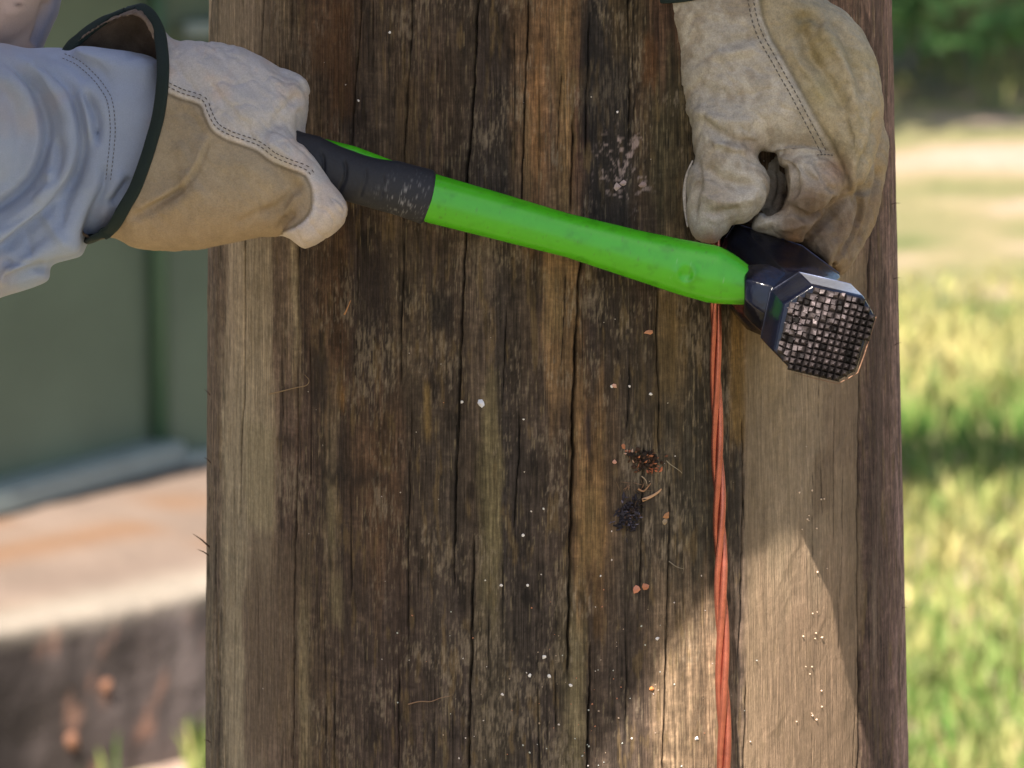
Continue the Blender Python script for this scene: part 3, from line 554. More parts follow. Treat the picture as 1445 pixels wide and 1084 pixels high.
clump('fibre_tuft', 893, 690, 10, 14, 14, [(128,100,80), (92,74,58)], 4, 'loose curled wood fibres', off=6, long_=16, thick=0.6)
clump('torn_bark', 890, 641, 6, 4, 10, [(196,160,140), (150,96,72)], 5, 'pale flakes left of the torn tuft', off=4, long_=6)
def hair(name, pts, r0, c, off=3):
    p = [on_pole(x, y, off+o)[0] for x, y, *q in pts for o in [q[0] if q else 0]]; p = spline(np.array(p), 5)
    rr = r0*S*np.linspace(1, 0.35, len(p)); v, f = tube(p, rr, 6); return mesh(name, v, f, M['bits'], pole, col=np.tile(lin(c), (len(v), 1)))
hair('splinter', [(906,706),(918,701),(928,695),(933,690)], 2.6, (190,150,116))
hair('splinter', [(900,690),(908,693),(915,686),(918,682)], 1.6, (160,122,92))
hair('fibre', [(905,672),(911,678),(913,686)], 1.0, (160,140,116))
hair('splinter', [(488,444),(492,436),(497,424)], 1.4, (176,128,88))
hair('fibre', [(382,556),(400,552),(420,547),(434,544),(438,537),(432,529)], 0.9, (150,126,96))
hair('fibre', [(576,994),(592,990),(608,990),(622,985),(636,982)], 0.9, (140,112,90))
hair('fibre', [(940,650),(945,655),(958,664),(962,668)], 0.9, (140,130,112)); hair('fibre', [(944,792),(955,800),(966,803)], 0.9, (130,120,105))
# whiskers standing off the left and right edges
for (x, y, ang, L, r) in [(287,774,2.45,26,1.7),(286,786,2.6,14,1.3),(289,560,2.3,7,1),(289,655,2.4,7,1.1),(288,700,1.2,10,1),(286,1050,2.6,5,1),(1262,290,0.2,8,.8),(1266,396,.3,6,.8),(1268,490,.5,7,.8),(1282,860,.2,4,.8)]:
    right = x > 700; t = 1.45 if right else -1.50; R_ = RYpx(y)*S*KD; C_ = (CXpx(y)-722.5)*S*KD
    w, _, _ = on_pole(x+(-8 if right else 8), y, 0)
    dv = np.array([math.cos(ang), 0.05, math.sin(ang)]); p = [w-dv*0.002, w+dv*(L+8)*.5*S+np.array([0, 0, .0006]), w+dv*(L+8)*S]
    v, f = tube(p, [r*S, r*.7*S, r*.2*S], 5); mesh('splinter', v, f, M['bits'], pole, col=np.tile(lin((70, 50, 44)), (len(v), 1)))

# ------------------------------------------------------------------ copper ground wire: three twisted strands
wire = thing('ground_wire', (*on_pole(1015, 800)[0][:2], 0), 'twisted three strand copper wire running down the pole below the hammer', 'copper wire')
wl = [(1004,-2500),(1006,-300),(1008,0),(1009,200),(1009,330),(1009,430),(1010,500),(1011,560),(1013,640),(1015,720),(1016,800),(1018,880),(1019,960),(1021,1040),(1022,1100),(1024,1200),(1026,1500),(1028,3800)]
ctr = []
ysamp = np.concatenate([np.arange(-2400, -200, 60), np.arange(-200, 1300, 6), np.arange(1300, 3700, 60)])
for y in ysamp:
    x = np.interp(y, [a[1] for a in wl], [a[0] for a in wl])-5.5; off = np.interp(y, [-300, 330, 430, 600, 800, 1084, 1500], [10, 10, 12, 12, 17, 20, 11])
    ctr.append(on_pole(x, y, off)[0])
ctr = np.array(ctr); ctr[:, 0] = np.convolve(np.pad(ctr[:, 0], 3, 'edge'), np.ones(7)/7, 'valid'); ctr[:, 1] = np.convolve(np.pad(ctr[:, 1], 3, 'edge'), np.ones(7)/7, 'valid')
for k in range(3):
    pts = []
    wgt = np.interp(ysamp, [0, 430, 700, 1084], [5.4, 5.4, 6.4, 7.2])*S
    for i, y in enumerate(ysamp):
        a = -y/165*2*math.pi/1.0*0.5+k*2*math.pi/3+0.5+0.25*math.sin(y*.013)
        pts.append(ctr[i]+np.array([math.cos(a), math.sin(a), 0])*wgt[i]*0.82)
    v, f = tube(pts, wgt*0.74, 12); mesh('strand', v, f, M['copper'], wire)

# ------------------------------------------------------------------ hammer
FH = Frame(900, 350, 95)
ham = thing('hammer', FH([(1120, 420, 60)])[0], 'hammer with bright green handle, black rubber grip and milled black steel head', 'hammer')
st_x = [340, 380, 430, 460, 500, 550, 608, 700, 800, 900, 960, 1000, 1012, 1025, 1040, 1055, 1063, 1067]
st_t = [158, 172, 190, 197, 207, 226, 244, 271, 301, 325, 337.5, 345, 347.5, 354, 363, 374.5, 382, 389]
st_b = [236, 248, 264, 273, 285, 299, 315, 338, 363, 396, 416, 427, 428.5, 429.5, 430, 430.5, 430.5, 428]
def handle(x0, x1, n, grow, topcut=None, skew=0.0, nseg=56, dh=36, dc=95, endround=True, power=2.5):
    xs = np.linspace(x0, x1, n); V = []; dh0 = dh; pw0 = power
    for i, x in enumerate(xs):
        t = np.interp(x, st_x, st_t)-grow; b = np.interp(x, st_x, st_b)+grow
        if topcut is not None: t += topcut(x)
        q = 1-min(1, max(0, (abs(x-506)-58)/16)) if topcut is None else 0; dh = dh0*(1-0.4*q); power = pw0-0.7*q
        c = (t+b)/2; h = (b-t)/2; dd = (dh+grow)*np.interp(x, [340, 620, 800, 950, 1067], [1.0, 0.92, 0.88, 0.98, 1.02]); er = 1.0
        if endround:
            e = min(abs(x-x0), abs(x1-x)); er = 1-0.10*(1-min(e/4.0, 1))**2
        for k in range(nseg):
            a = 2*math.pi*k/nseg; ca, sa = math.cos(a), math.sin(a)
            yy = math.copysign(abs(ca)**(2/power), ca); zz_ = math.copysign(abs(sa)**(2/power), sa)
            V.append([x-skew*(yy*h)*0.2, c+yy*h*er, dc+zz_*dd*er])
    F = [[i*nseg+k, i*nseg+(k+1) % nseg, (i+1)*nseg+(k+1) % nseg, (i+1)*nseg+k] for i in range(n-1) for k in range(nseg)]
    V = np.array(V); ca_, cb_ = V[:nseg].mean(0), V[-nseg:].mean(0); V = np.vstack([V, ca_, cb_]); m = len(V)
    F2 = [[m-2, (k+1) % nseg, k] for k in range(nseg)]+[[m-1, (n-1)*nseg+k, (n-1)*nseg+(k+1) % nseg] for k in range(nseg)]
    return V, F+F2
V, F = handle(345, 1067, 480, 0, skew=0.35)
bd = (V[:, 0]-967)**2+(V[:, 1]-388)**2; V[:, 2] += np.where(V[:, 2] > 95, 4.2*np.exp(-((np.sqrt(bd)-13)/4.5)**2)*0.55-3.5*np.exp(-bd/90), 0)      # pressed dimple
c = np.tile(np.array([0.055, 0.40, 0.008]), (len(V), 1)); c *= (1+0.05*fbm(V[:, 0]*0.03, V[:, 1]*0.05, 70))[:, None]
low = sst(-0.2, 1.0, (V[:, 1]-np.interp(V[:, 0], st_x, (np.array(st_t)+np.array(st_b))/2))/36)[:, None]; c = c*(1-low*0.35)+np.array([0.11, 0.42, 0.006])*low*0.35
sm_ = sst(.1, .5, fbm(V[:, 0]*.05, V[:, 1]*.12, 71))[:, None]; c = c*(1-.18*sm_); dirt_ = sst(.5, .62, fbm(V[:, 0]*.18, V[:, 1]*.3, 73, 3))[:, None]*.35; c = c*(1-dirt_)+lin((70, 92, 40))*dirt_
sp = sst(0.72, 0.8, fbm(V[:, 0]*0.4, V[:, 1]*0.4, 72, 2))*sst(880, 1000, V[:, 0]); c += (np.array([0.4, 0.6, 0.3])-c)*(sp*0.35)[:, None]
mesh('handle', FH(V), F, M['green'], ham, col=c)
cut = lambda x: 8.5*math.sin(math.pi*min(max((x-452)/(560-452), 0), 1))**0.9 if 452 < x < 560 else 0.0
V, F = handle(372, 606, 220, 2.4, topcut=cut, skew=-0.0, power=2.4)
yc = np.interp(V[:, 0], st_x, (np.array(st_t)+np.array(st_b))/2); rel = (V[:, 1]-yc)/36
V[:, 0] += np.where(V[:, 0] > 560, (V[:, 0]-560)/46*(-9*rel-0+7*(1-rel**2)*0.8), 0)
N = np.stack([np.zeros(len(V)), rel, (V[:, 2]-95)/36], 1); N /= np.linalg.norm(N, axis=1, keepdims=True)+1e-9
for pl in [[(450,213),(457,225),(458,240),(453,256)], [(484,223),(489,238),(487,256),(477,276)], [(515,236),(517,250),(513,266),(507,282)], [(540,246),(542,262),(537,284)]]:
    V = stroke(V, N, pl, 2.4, 4.2 if pl[0][0] < 500 else 2.0, 'groove', 0.15)
c = np.tile(lin((34, 35, 42)), (len(V), 1)); sc_ = sst(0.25, 0.5, fbm(V[:, 0]*0.35, V[:, 1]*0.35, 74, 3))*np.exp(-((V[:, 0]-575)/34)**2-((V[:, 1]-280)/26)**2)
c += (lin((150, 148, 150))-c)*(sc_*0.7)[:, None]
mesh('rubber_grip', FH(V), F, M['rubber'], ham, col=c)
# head: octagonal sections lofted from the far end to the struck face
FHd = Frame(1165, 472, 240)
front = np.array([(1106,430),(1147,403),(1221,420),(1236,446),(1210,526),(1182,541),(1120,526),(1092,497)], float)-(1165, 472)
rear = np.array([(1022,334),(1036,313),(1132,345),(1187,386),(1166,462),(1130,500),(1052,466),(1008,400)], float)-(1098, 405)
def sec(base, sc_x, cx, cy, d): return np.array([[cx+x*sc_x, cy+y*sc_x, d] for x, y in base])
mixp = lambda t: front*t+rear*(1-t)
DFR = 245; DRE = -85
def ax(t):
    d = DRE+(DFR-DRE)*t; k = (D0-d*S)/(D0-240*S); x = 1098+88*(t-.24); y = 405+88*(t-.24); return 722.5+(x-722.5)*k, 542+(y-542)*k, d
secs = []
for t, s_, m in [(0.0, 0.94, 0), (0.02, 0.985, 0), (0.24, 1.0, 0), (0.30, 0.97, 0.1), (0.40, 0.80, 0.5), (0.50, 0.74, 0.6), (0.62, 0.76, 0.8), (0.72, 0.93, 1), (0.78, 1.0, 1), (0.965, 1.0, 1), (0.99, 0.975, 1)]:
    x, y, d = ax(t); secs.append(sec(mixp(m), s_, x, y, d))
V = np.concatenate(secs); n = len(secs); F = [[i*8+k, (i+1)*8+k, (i+1)*8+(k+1) % 8, i*8+(k+1) % 8] for i in range(n-1) for k in range(8)]+[list(range(8)), [(n-1)*8+k for k in range(8)][::-1]]
# the cheek collar round the eye, where the handle enters
hd = mesh('head', FHd(V), F, M['black_paint'], ham, smooth=True)
M['bare_steel'] = mat('bare_polished_steel', (0.50, 0.53, 0.60), 0.38, metal=0.9, tint=[((600, 600, 600), 0.8, 1.15)])
hd.data.materials.append(M['bare_steel']); hd.data.polygons[8*8+1].material_index = 1; bevel_mod(hd, 0.0007, 3)
x, y, d = ax(0.52)
cv = []
for (xx, hh, dd) in [(1054, 33, 54), (1066, 42, 62), (1088, 52, 70), (1112, 52, 68), (1128, 40, 50)]:
    cc = 0.42*(xx-1054)+408
    for k in range(8):
        a = math.pi/8+k*math.pi/4; cv.append([xx, cc+hh*math.cos(a)*1.08, 92+dd*math.sin(a)*0.95])
cf = [[i*8+k, i*8+(k+1) % 8, (i+1)*8+(k+1) % 8, (i+1)*8+k] for i in range(4) for k in range(8)]+[list(range(8))[::-1], [32+k for k in range(8)]]
ck = mesh('eye_collar', FHd(np.array(cv)), cf, M['black_paint'], ham, smooth=True); bevel_mod(ck, 0.001, 3)
# milled face: rows of small pyramids, crushed toward the upper left
ang = math.radians(13.5); ux = np.array([math.cos(ang), math.sin(ang)]); uy = np.array([-math.sin(ang), math.cos(ang)]); pitch = 9.4; ps = []; cs = []
for i in range(-8, 9):
    for j in range(-8, 9):
        q = ux*(i*pitch)+uy*(j*pitch)+(1, 0); sd = poly_sd(np.array([q[0]]), np.array([q[1]]), front)[0]
        if sd < 2.6: continue
        px_, py_ = 1165+q[0], 472+q[1]; wear = float(sst(40, -45, (q[0]*0.75+q[1])))*RNG.uniform(0.6, 1.5)+0.2*RNG.random()
        r = pitch*0.5*1.0; h = 4.0*(1-0.7*min(wear, 1))*RNG.uniform(0.85, 1.1); tip = 0.10+0.5*min(wear, 1); jx, jy = RNG.normal(0, 1.8*min(wear, 1), 2)
        d = DFR+2.2; v = []
        for sx, sy in [(-1, -1), (1, -1), (1, 1), (-1, 1)]: v.append([*(np.array([px_, py_])+ux*sx*r+uy*sy*r), d-3])
        for sx, sy in [(-1, -1), (1, -1), (1, 1), (-1, 1)]: v.append([*(np.array([px_+jx, py_+jy])+ux*sx*r*tip*RNG.uniform(.6, 1.3)+uy*sy*r*tip*RNG.uniform(.6, 1.3)), d+h+RNG.normal(0, .5*min(wear, 1))])
        ps.append((np.array(v), [[0, 1, 5, 4], [1, 2, 6, 5], [2, 3, 7, 6], [3, 0, 4, 7], [4, 5, 6, 7]]))
        bk = lin((40, 34, 35)); tp_ = lin((94, 85, 86))*RNG.uniform(.45, 1.05)
        if RNG.random() < 0.08+0.3*min(wear, 1)*.5: tp_ = tp_*RNG.choice([.2, 1.9])
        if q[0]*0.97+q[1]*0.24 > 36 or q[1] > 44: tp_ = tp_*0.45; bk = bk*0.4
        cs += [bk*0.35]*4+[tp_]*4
for k in range(70):      # chipped, hammered debris near the upper left corner
    t = RNG.random(); q = np.array([-58+RNG.normal(22, 18), -25+RNG.normal(0, 26)]); sd = poly_sd(np.array([q[0]]), np.array([q[1]]), front)[0]
    if sd < 0: continue
    r = RNG.uniform(1.4, 3.4); a = RNG.uniform(0, 6); v = [[1165+q[0]+r*math.cos(a+b)*RNG.uniform(.5, 1.4), 472+q[1]+r*math.sin(a+b)*RNG.uniform(.4, 1), DFR-1] for b in (0, 1.5, 3.1, 4.6)]+[[1165+q[0]+RNG.normal(0, 1), 472+q[1]+RNG.normal(0, 1), DFR+RNG.uniform(1.5, 5)]]
    ps.append((np.array(v), [[0, 1, 4], [1, 2, 4], [2, 3, 4], [3, 0, 4]])); cs += [lin((104, 96, 100))*RNG.uniform(.2, 1.6)]*5
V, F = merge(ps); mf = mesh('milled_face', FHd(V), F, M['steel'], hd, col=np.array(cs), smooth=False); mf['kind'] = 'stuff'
# bright worn rim on the right side of the face
def edge_line(pts, r, c):  # thin pale tubes put highlights along the head's edges
    v, f = tube(FHd(np.array(pts)), r*S, 6); mesh('edge_highlight', v, f, M['steel'], hd, col=np.tile(lin(c), (len(v), 1)))
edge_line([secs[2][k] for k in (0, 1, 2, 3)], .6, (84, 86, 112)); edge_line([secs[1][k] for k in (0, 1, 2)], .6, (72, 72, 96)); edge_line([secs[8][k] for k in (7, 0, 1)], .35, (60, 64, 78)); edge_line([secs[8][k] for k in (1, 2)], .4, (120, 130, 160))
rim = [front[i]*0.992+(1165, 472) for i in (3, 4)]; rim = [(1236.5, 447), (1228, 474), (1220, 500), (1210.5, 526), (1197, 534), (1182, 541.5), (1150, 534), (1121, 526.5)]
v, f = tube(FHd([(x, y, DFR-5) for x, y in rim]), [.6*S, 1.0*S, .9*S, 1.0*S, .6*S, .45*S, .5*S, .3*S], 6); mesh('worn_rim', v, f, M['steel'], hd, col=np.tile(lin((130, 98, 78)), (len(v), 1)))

# ------------------------------------------------------------------ person
Wp = lambda *a: np.array(a, float)
person = thing('person', (-0.5, -0.42, 0), 'person in a pale blue-grey shirt and leather work gloves holding the hammer with both hands', 'person')
def inflate(X, Y, D, poly, H, w, dc, n=7, tilt=(0, 0), ref=(0, 0), Hb=None):
    pl = spline(poly, n, True); sd = poly_sd(X[:, :, 0], Y[:, :, 0], pl)[:, :, None]
    c = dc+tilt[0]*(X-ref[0])+tilt[1]*(Y-ref[1]); z = D-c; Hh = np.where(z > 0, H, H if Hb is None else Hb)
    q0 = np.maximum(w-sd, 0); return (np.sqrt(q0*q0+(z*w/Hh)**2)-w)*np.minimum(1, Hh/w)
def grid(x0, x1, y0, y1, d0, d1, h):
    xs = np.arange(x0, x1, h); ys = np.arange(y0, y1, h); ds = np.arange(d0, d1, h); return (*np.meshgrid(xs, ys, ds, indexing='ij'), (x0, y0, d0))
def stitches(V, pl, n_step, frame, parent, w=0.9, L=4.2, rows=(0,), lift=0.7):
    pl = spline(pl, 10); seg = np.r_[0, np.cumsum(np.linalg.norm(np.diff(pl, axis=0), axis=1))]; ps = []
    for off in rows:
        for s_ in np.arange(3, seg[-1]-3, n_step):
            a = np.array([np.interp(s_, seg, pl[:, 0]), np.interp(s_, seg, pl[:, 1])]); b = np.array([np.interp(s_+L, seg, pl[:, 0]), np.interp(s_+L, seg, pl[:, 1])])
            t = (b-a)/(np.linalg.norm(b-a)+1e-9); nn = np.array([-t[1], t[0]])*off; a = a+nn; b = b+nn; m = (a+b)/2
            da, dm, db = [surf_d(V, q[0], q[1])for q in (a, m, b)]
            if max(da, db, dm)-min(da, db, dm) > 9: continue
            ps.append(tube(frame([(*a, da+lift*.2), (*m, dm+lift), (*b, db+lift*.2)]), [w*S*.8, w*S, w*S*.8], 5))
    if ps:
        v, f = merge(ps); o = mesh('stitching', v, f, M['thread'], parent); o['kind'] = 'stuff'; return o

# ---- left-hand glove in the picture, gripping the rubber grip
h = 2.6; X, Y, D, og = grid(55, 510, -12, 372, -60, 215, h)
sil = [(94,66),(112,46),(135,30),(163,17),(190,9),(214,18),(240,52),(275,54),(305,57),(340,64),(372,80),(400,98),(424,107),(432,120),(432,136),(429,155),(424,185),(440,218),(462,250),(486,282),(490,297),(482,316),(462,334),(438,347),(425,349),(410,338),(398,329),(385,331),(360,331),(320,342),(285,349),(250,354),(215,353),(185,348),(155,334),(122,340),(95,300),(82,240),(78,170),(82,110)]
f0 = inflate(X, Y, D, sil, 92, 90, 62, 6)
f = f0
fist = inflate(X, Y, D, [(250,150),(300,120),(360,110),(405,125),(425,150),(424,190),(440,222),(470,262),(470,300),(430,318),(380,325),(320,330),(260,330),(235,250)], 84, 70, 84, 6)
f = smin(f, fist, 26)
thumb = inflate(X, Y, D, [(360,190),(400,186),(430,205),(462,250),(488,284),(489,300),(478,318),(455,337),(430,349),(414,342),(398,328),(410,300),(400,250),(370,220)], 44, 34, 140, 6)
f = smin(f, thumb, 14)
knu = inflate(X, Y, D, [(395,98),(424,107),(433,120),(433,137),(424,150),(400,140)], 26, 18, 70, 6); f = smin(f, knu, 8)
# hollow cuff, open to the left and toward the camera
ynr = [0, 9, 19, 47, 85, 132, 174, 221, 264, 314, 329, 338, 380]; xnr = [194, 194, 213, 226, 233, 232, 225, 211, 196, 166, 152, 124, 122]
xfr = [194, 190, 155, 112, 84, 70, 68, 72, 80, 98, 108, 122, 122]
XN = np.interp(Y[:, :, 0], ynr, xnr)[:, :, None]; XF = np.interp(Y[:, :, 0], ynr, xfr)[:, :, None]
tt = np.clip((D-62)/60.0, 0, 1); XC = XF+1+(XN-XF-1)*sst(0, 1, tt)
f = np.maximum(f, (XC-X))
inner = inflate(X, Y, D, sil, 92-7, 90-2, 62, 6)+5.0; inner = np.maximum(inner, X-(XN+75))
f = np.maximum(f, -inner)
V, F = nets(f.astype(np.float32), og, h); V = smoothv(V, F, 3, 0.5).astype(float); N = normals(V, F)
# orientation check
if (N[V[:, 2] > 120][:, 2].mean()) < 0: F = F[:, ::-1]; N = -N
seam = [(232,128),(255,139),(284,149),(292,166),(303,186),(322,198),(345,206),(365,214),(385,229),(405,238),(430,247),(438,256),(444,275),(441,300),(425,318),(400,330)]
out_ = V[:, 2] > 60
for pl, w_, a_, k_ in [
    ([(428,254),(418,268),(404,285),(385,300),(365,312)], 9, 4.5, 'groove'), ([(425,270),(408,295),(392,308)], 6, -4, 'groove'),
    ([(298,190),(290,215),(276,245),(255,268),(225,285),(195,300)], 10, 5, 'step'), ([(180,312),(215,296),(250,272),(268,262)], 7, 5, 'groove'), ([(290,260),(275,272),(240,300),(225,306)], 12, -3.5, 'groove'),
    ([(250,60),(290,95),(320,130),(345,160),(360,190)], 14, -3.0, 'groove'), ([(300,70),(340,110),(370,140),(385,165)], 9, 2.6, 'groove'), ([(240,78),(262,110),(285,140)], 7, 3.0, 'groove'),
    ([(388,180),(400,160),(418,140),(426,128)], 8, 4.0, 'groove'), ([(372,212),(376,190),(392,178),(412,170)], 7, 3.5, 'groove'), ([(352,78),(380,110),(405,130)], 8, -2.5, 'groove'), ([(424,150),(424,180),(428,205)], 6, 3, 'groove'),
    ([(300,240),(340,232),(380,250),(400,262)], 16, -3.0, 'groove'), ([(250,200),(265,230),(262,260)], 12, -2.6, 'groove'), ([(445,262),(455,285),(450,310),(436,330)], 7, 2.6, 'groove'), ([(330,320),(370,300),(396,292)], 7, 2.5, 'groove'),
    ([(395,326),(402,312),(418,300)], 5, 4.5, 'groove'), ([(255,150),(280,175),(287,200)], 10, 2.5, 'groove')]:
    V = stroke(V, N, pl, w_*.9, a_*1.5, k_, 0.2, 0.0)
V = smoothv(V, F, 1, 0.4); N = normals(V, F)
d_, s_, t_ = line_dist(V[:, 0], V[:, 1], spline(seam, 6)); sg = d_*s_                      # which side of the seam
up = -sg if (V[:, 1] < 100).any() and np.median(sg[(V[:, 1] < 100) & (V[:, 0] > 250)]) < 0 else sg
front_ = N[:, 2] > -0.1
V = V+N*((sst(-1.2, 1.6, up)*2.8*np.exp(-np.clip(up, 0, 99)/22)-np.exp(-(up/3.0)**2)*1.2)*front_*sst(225, 235, V[:, 0])*sst(0, .06, 1-t_))[:, None]
rg = 1-np.abs(fbm((V[:, 0]-V[:, 1]*.7)*.03+3, (V[:, 1]+V[:, 0]*.7)*.013+V[:, 2]*.02, 93, 3))*3.2
V += N*(-1.7*np.clip(rg, 0, 1)**2*sst(-5, 5, up)-0.9*np.clip(rg, 0, 1)**2)[:, None]
V += N*(1.3*fbm((V[:, 0]-V[:, 1]*.8)*0.05, (V[:, 1]+V[:, 0]*.8)*0.012, 80)+0.8*fbm(V[:, 0]*.06, V[:, 1]*.06+V[:, 2]*.05, 82))[:, None]
smooth_c = lin((184, 179, 178), 1.0); suede = lin((154, 140, 120), 1.0)
st1 = fbm((V[:, 0]-V[:, 1]*.75)*0.22, (V[:, 1]+V[:, 0]*.75)*0.03, 84); st2 = fbm(V[:, 0]*.03, V[:, 1]*.03, 86); st3 = fbm(V[:, 0]*.25, V[:, 1]*.25+V[:, 2]*.2, 88)
cs_ = smooth_c*(1+0.10*st1+0.08*st2)[:, None]; wm = sst(0.1, 0.5, st2+0.4*sst(340, 440, V[:, 0])-.1)[:, None]; cs_ = cs_*(1-0.45*wm)+lin((190, 168, 154))*0.45*wm
cu = suede*(1+0.12*st2+0.14*st3)[:, None]; og_ = sst(230, 345, V[:, 1])[:, None]; cu = cu*(1-0.35*og_)+lin((158, 130, 104))*0.35*og_
m = sst(-1.5, 1.5, up)[:, None]; col = cs_*m+cu*(1-m)
# tip of the thumb is smooth leather again; the seam's raw edge is pale
ed = np.exp(-((up-3)/3.0)**2)[:, None]*front_[:, None]; col = col*(1-0.35*ed)+lin((206, 196, 190))*0.35*ed; col = col*(1-0.45*np.exp(-((up+2.5)/2.0)**2)[:, None]*front_[:, None])
xn = np.interp(V[:, 1], ynr, xnr); inside = ((V[:, 0] < xn+40) & ((N[:, 2] > 0) & (V[:, 2] < 60))) | ((V[:, 0] < xn-2) & (V[:, 2] < 110) & (V[:, 1] < 75)) | ((V[:, 1] > 316) & (V[:, 0] < 150)); col[inside] = lin((112, 98, 88))*(1+0.35*fbm(V[inside, 0]*.08, V[inside, 1]*.08, 90))[:, None]
FL = Frame(300, 200, 120)
g1 = mesh('work_glove', FL(V), F, M['leather'], person, col=col); g1['label'] = 'pale leather and tan suede glove on the hand gripping the hammer handle'
stitches(V, [(x+3, y-6) for x, y in seam[:12]], 7.6, FL, g1, rows=(0, -5.5), w=0.75, L=4.4)
VL = V
# bound edge of the cuff
rimf = [(194, 9.5)]+[(np.interp(y, ynr, xnr), y) for y in (16, 28, 47, 70, 95, 120, 145, 170, 195, 220, 245, 270, 295, 314, 326, 334)]
pts = []
for x, y in rimf: pts.append((x, y, max(surf_d(V, x+6, y, 6), 62) if y > 12 else 66))
pts = np.array(pts); pts[:, 2] = np.convolve(np.pad(pts[:, 2], 1, 'edge'), [.25, .5, .25], 'valid')
far = [(178,11),(163,17),(147,24),(128,36),(112,49),(98,62),(86,85),(76,130),(73,180),(76,230),(88,280),(105,315),(124,336)]
loop = np.vstack([pts, [(x, y, 52) for x, y in far[::-1]]]); loop = spline(loop, 5, True); loop = np.vstack([loop, loop[:1]])
def strap(pts, wd, th, frame, name, parent, m, outdir=(1, 0, 0)):
    """flat folded tape following a closed line"""
    p = np.asarray(pts, float); t = np.gradient(p, axis=0); t /= np.linalg.norm(t, axis=1, keepdims=True)+1e-9; n = len(p); V = []; K = 14
    cen = p.mean(0); wv = np.array(outdir, float)
    for i in range(n):
        a = wv-t[i]*(wv@t[i]); a /= np.linalg.norm(a)+1e-9; b = np.cross(t[i], a)
        for k in range(K):
            q = 2*math.pi*k/K; ca, sa = math.cos(q), math.sin(q)
            V.append(p[i]+a*wd*math.copysign(abs(ca)**.7, ca)+b*th*math.copysign(abs(sa)**.7, sa))
    F = [[i*K+k, i*K+(k+1) % K, (i+1)*K+(k+1) % K, (i+1)*K+k] for i in range(n-1) for k in range(K)]
    return mesh(name, frame(np.array(V)), F, m, parent)
strap(loop+np.array([-1.5, 0, 1.0]), 9.2, 5.0, FL, 'cuff_binding', g1, M['binding'], outdir=(1, -0.35, 0.35))

# ---- right-hand glove in the picture, hanging down and holding behind the hammer head
h = 2.6; X, Y, D, og = grid(890, 1285, -150, 400, -215, 165, h)
A = inflate(X, Y, D, [(850,-190),(878,-60),(904,-2),(924,30),(945,72),(951,111),(964,155),(978,184),(985,215),(1005,245),(1050,235),(1075,214),(1109,213),(1150,216),(1176,219),(1198,262),(1215,262),(1236,215),(1246,165),(1245,130),(1240,100),(1224,54),(1194,18),(1160,-6),(1140,-60),(1120,-190)], 78, 74, -10, 6)
f = A
puff = inflate(X, Y, D, [(1075,-60),(1140,-20),(1192,18),(1222,54),(1240,100),(1245,150),(1236,215),(1212,262),(1196,262),(1178,226),(1140,150),(1108,90),(1085,30)], 66, 52, 2, 6); f = smin(f, puff, 16)
T = inflate(X, Y, D, [(985,150),(1050,150),(1075,196),(1068,216),(1080,234),(1088,255),(1080,286),(1056,312),(1034,318),(1026,330),(1010,343),(990,342),(976,330),(969,300),(968,262),(972,240),(982,221)], 44, 40, 24, 6); f = smin(f, T, 20)
I = inflate(X, Y, D, [(1096,200),(1140,200),(1176,214),(1198,266),(1190,284),(1172,300),(1152,325),(1136,341),(1114,339),(1088,331),(1062,322),(1072,300),(1092,296),(1104,280),(1106,250),(1100,224)], 42, 34, -2, 6); f = smin(f, I, 9)
Ib = inflate(X, Y, D, [(1100,218),(1150,222),(1182,246),(1184,272),(1165,292),(1140,302),(1118,298),(1106,270),(1104,240)], 34, 28, 22, 6); f = smin(f, Ib, 10)
Mi = inflate(X, Y, D, [(1150,240),(1200,240),(1214,258),(1218,290),(1212,320),(1200,345),(1177,373),(1160,364),(1130,342),(1128,320),(1150,295)], 40, 30, -48, 6); f = smin(f, Mi, 6)
Rg = inflate(X, Y, D, [(1195,180),(1232,190),(1244,225),(1243,258),(1228,314),(1198,367),(1180,374),(1180,340),(1200,290)], 36, 26, -84, 6); f = smin(f, Rg, 6)
Lt = inflate(X, Y, D, [(1225,120),(1246,140),(1258,175),(1264,207),(1257,251),(1243,314),(1214,365),(1195,385),(1180,376),(1190,340),(1215,290),(1228,200)], 38, 24, -118, 6); f = smin(f, Lt, 6)
pinch = inflate(X, Y, D, [(1060,230),(1110,215),(1112,300),(1085,330),(1040,330),(1050,290),(1062,262)], 24, 22, -78, 6); f = smin(f, pinch, 8)
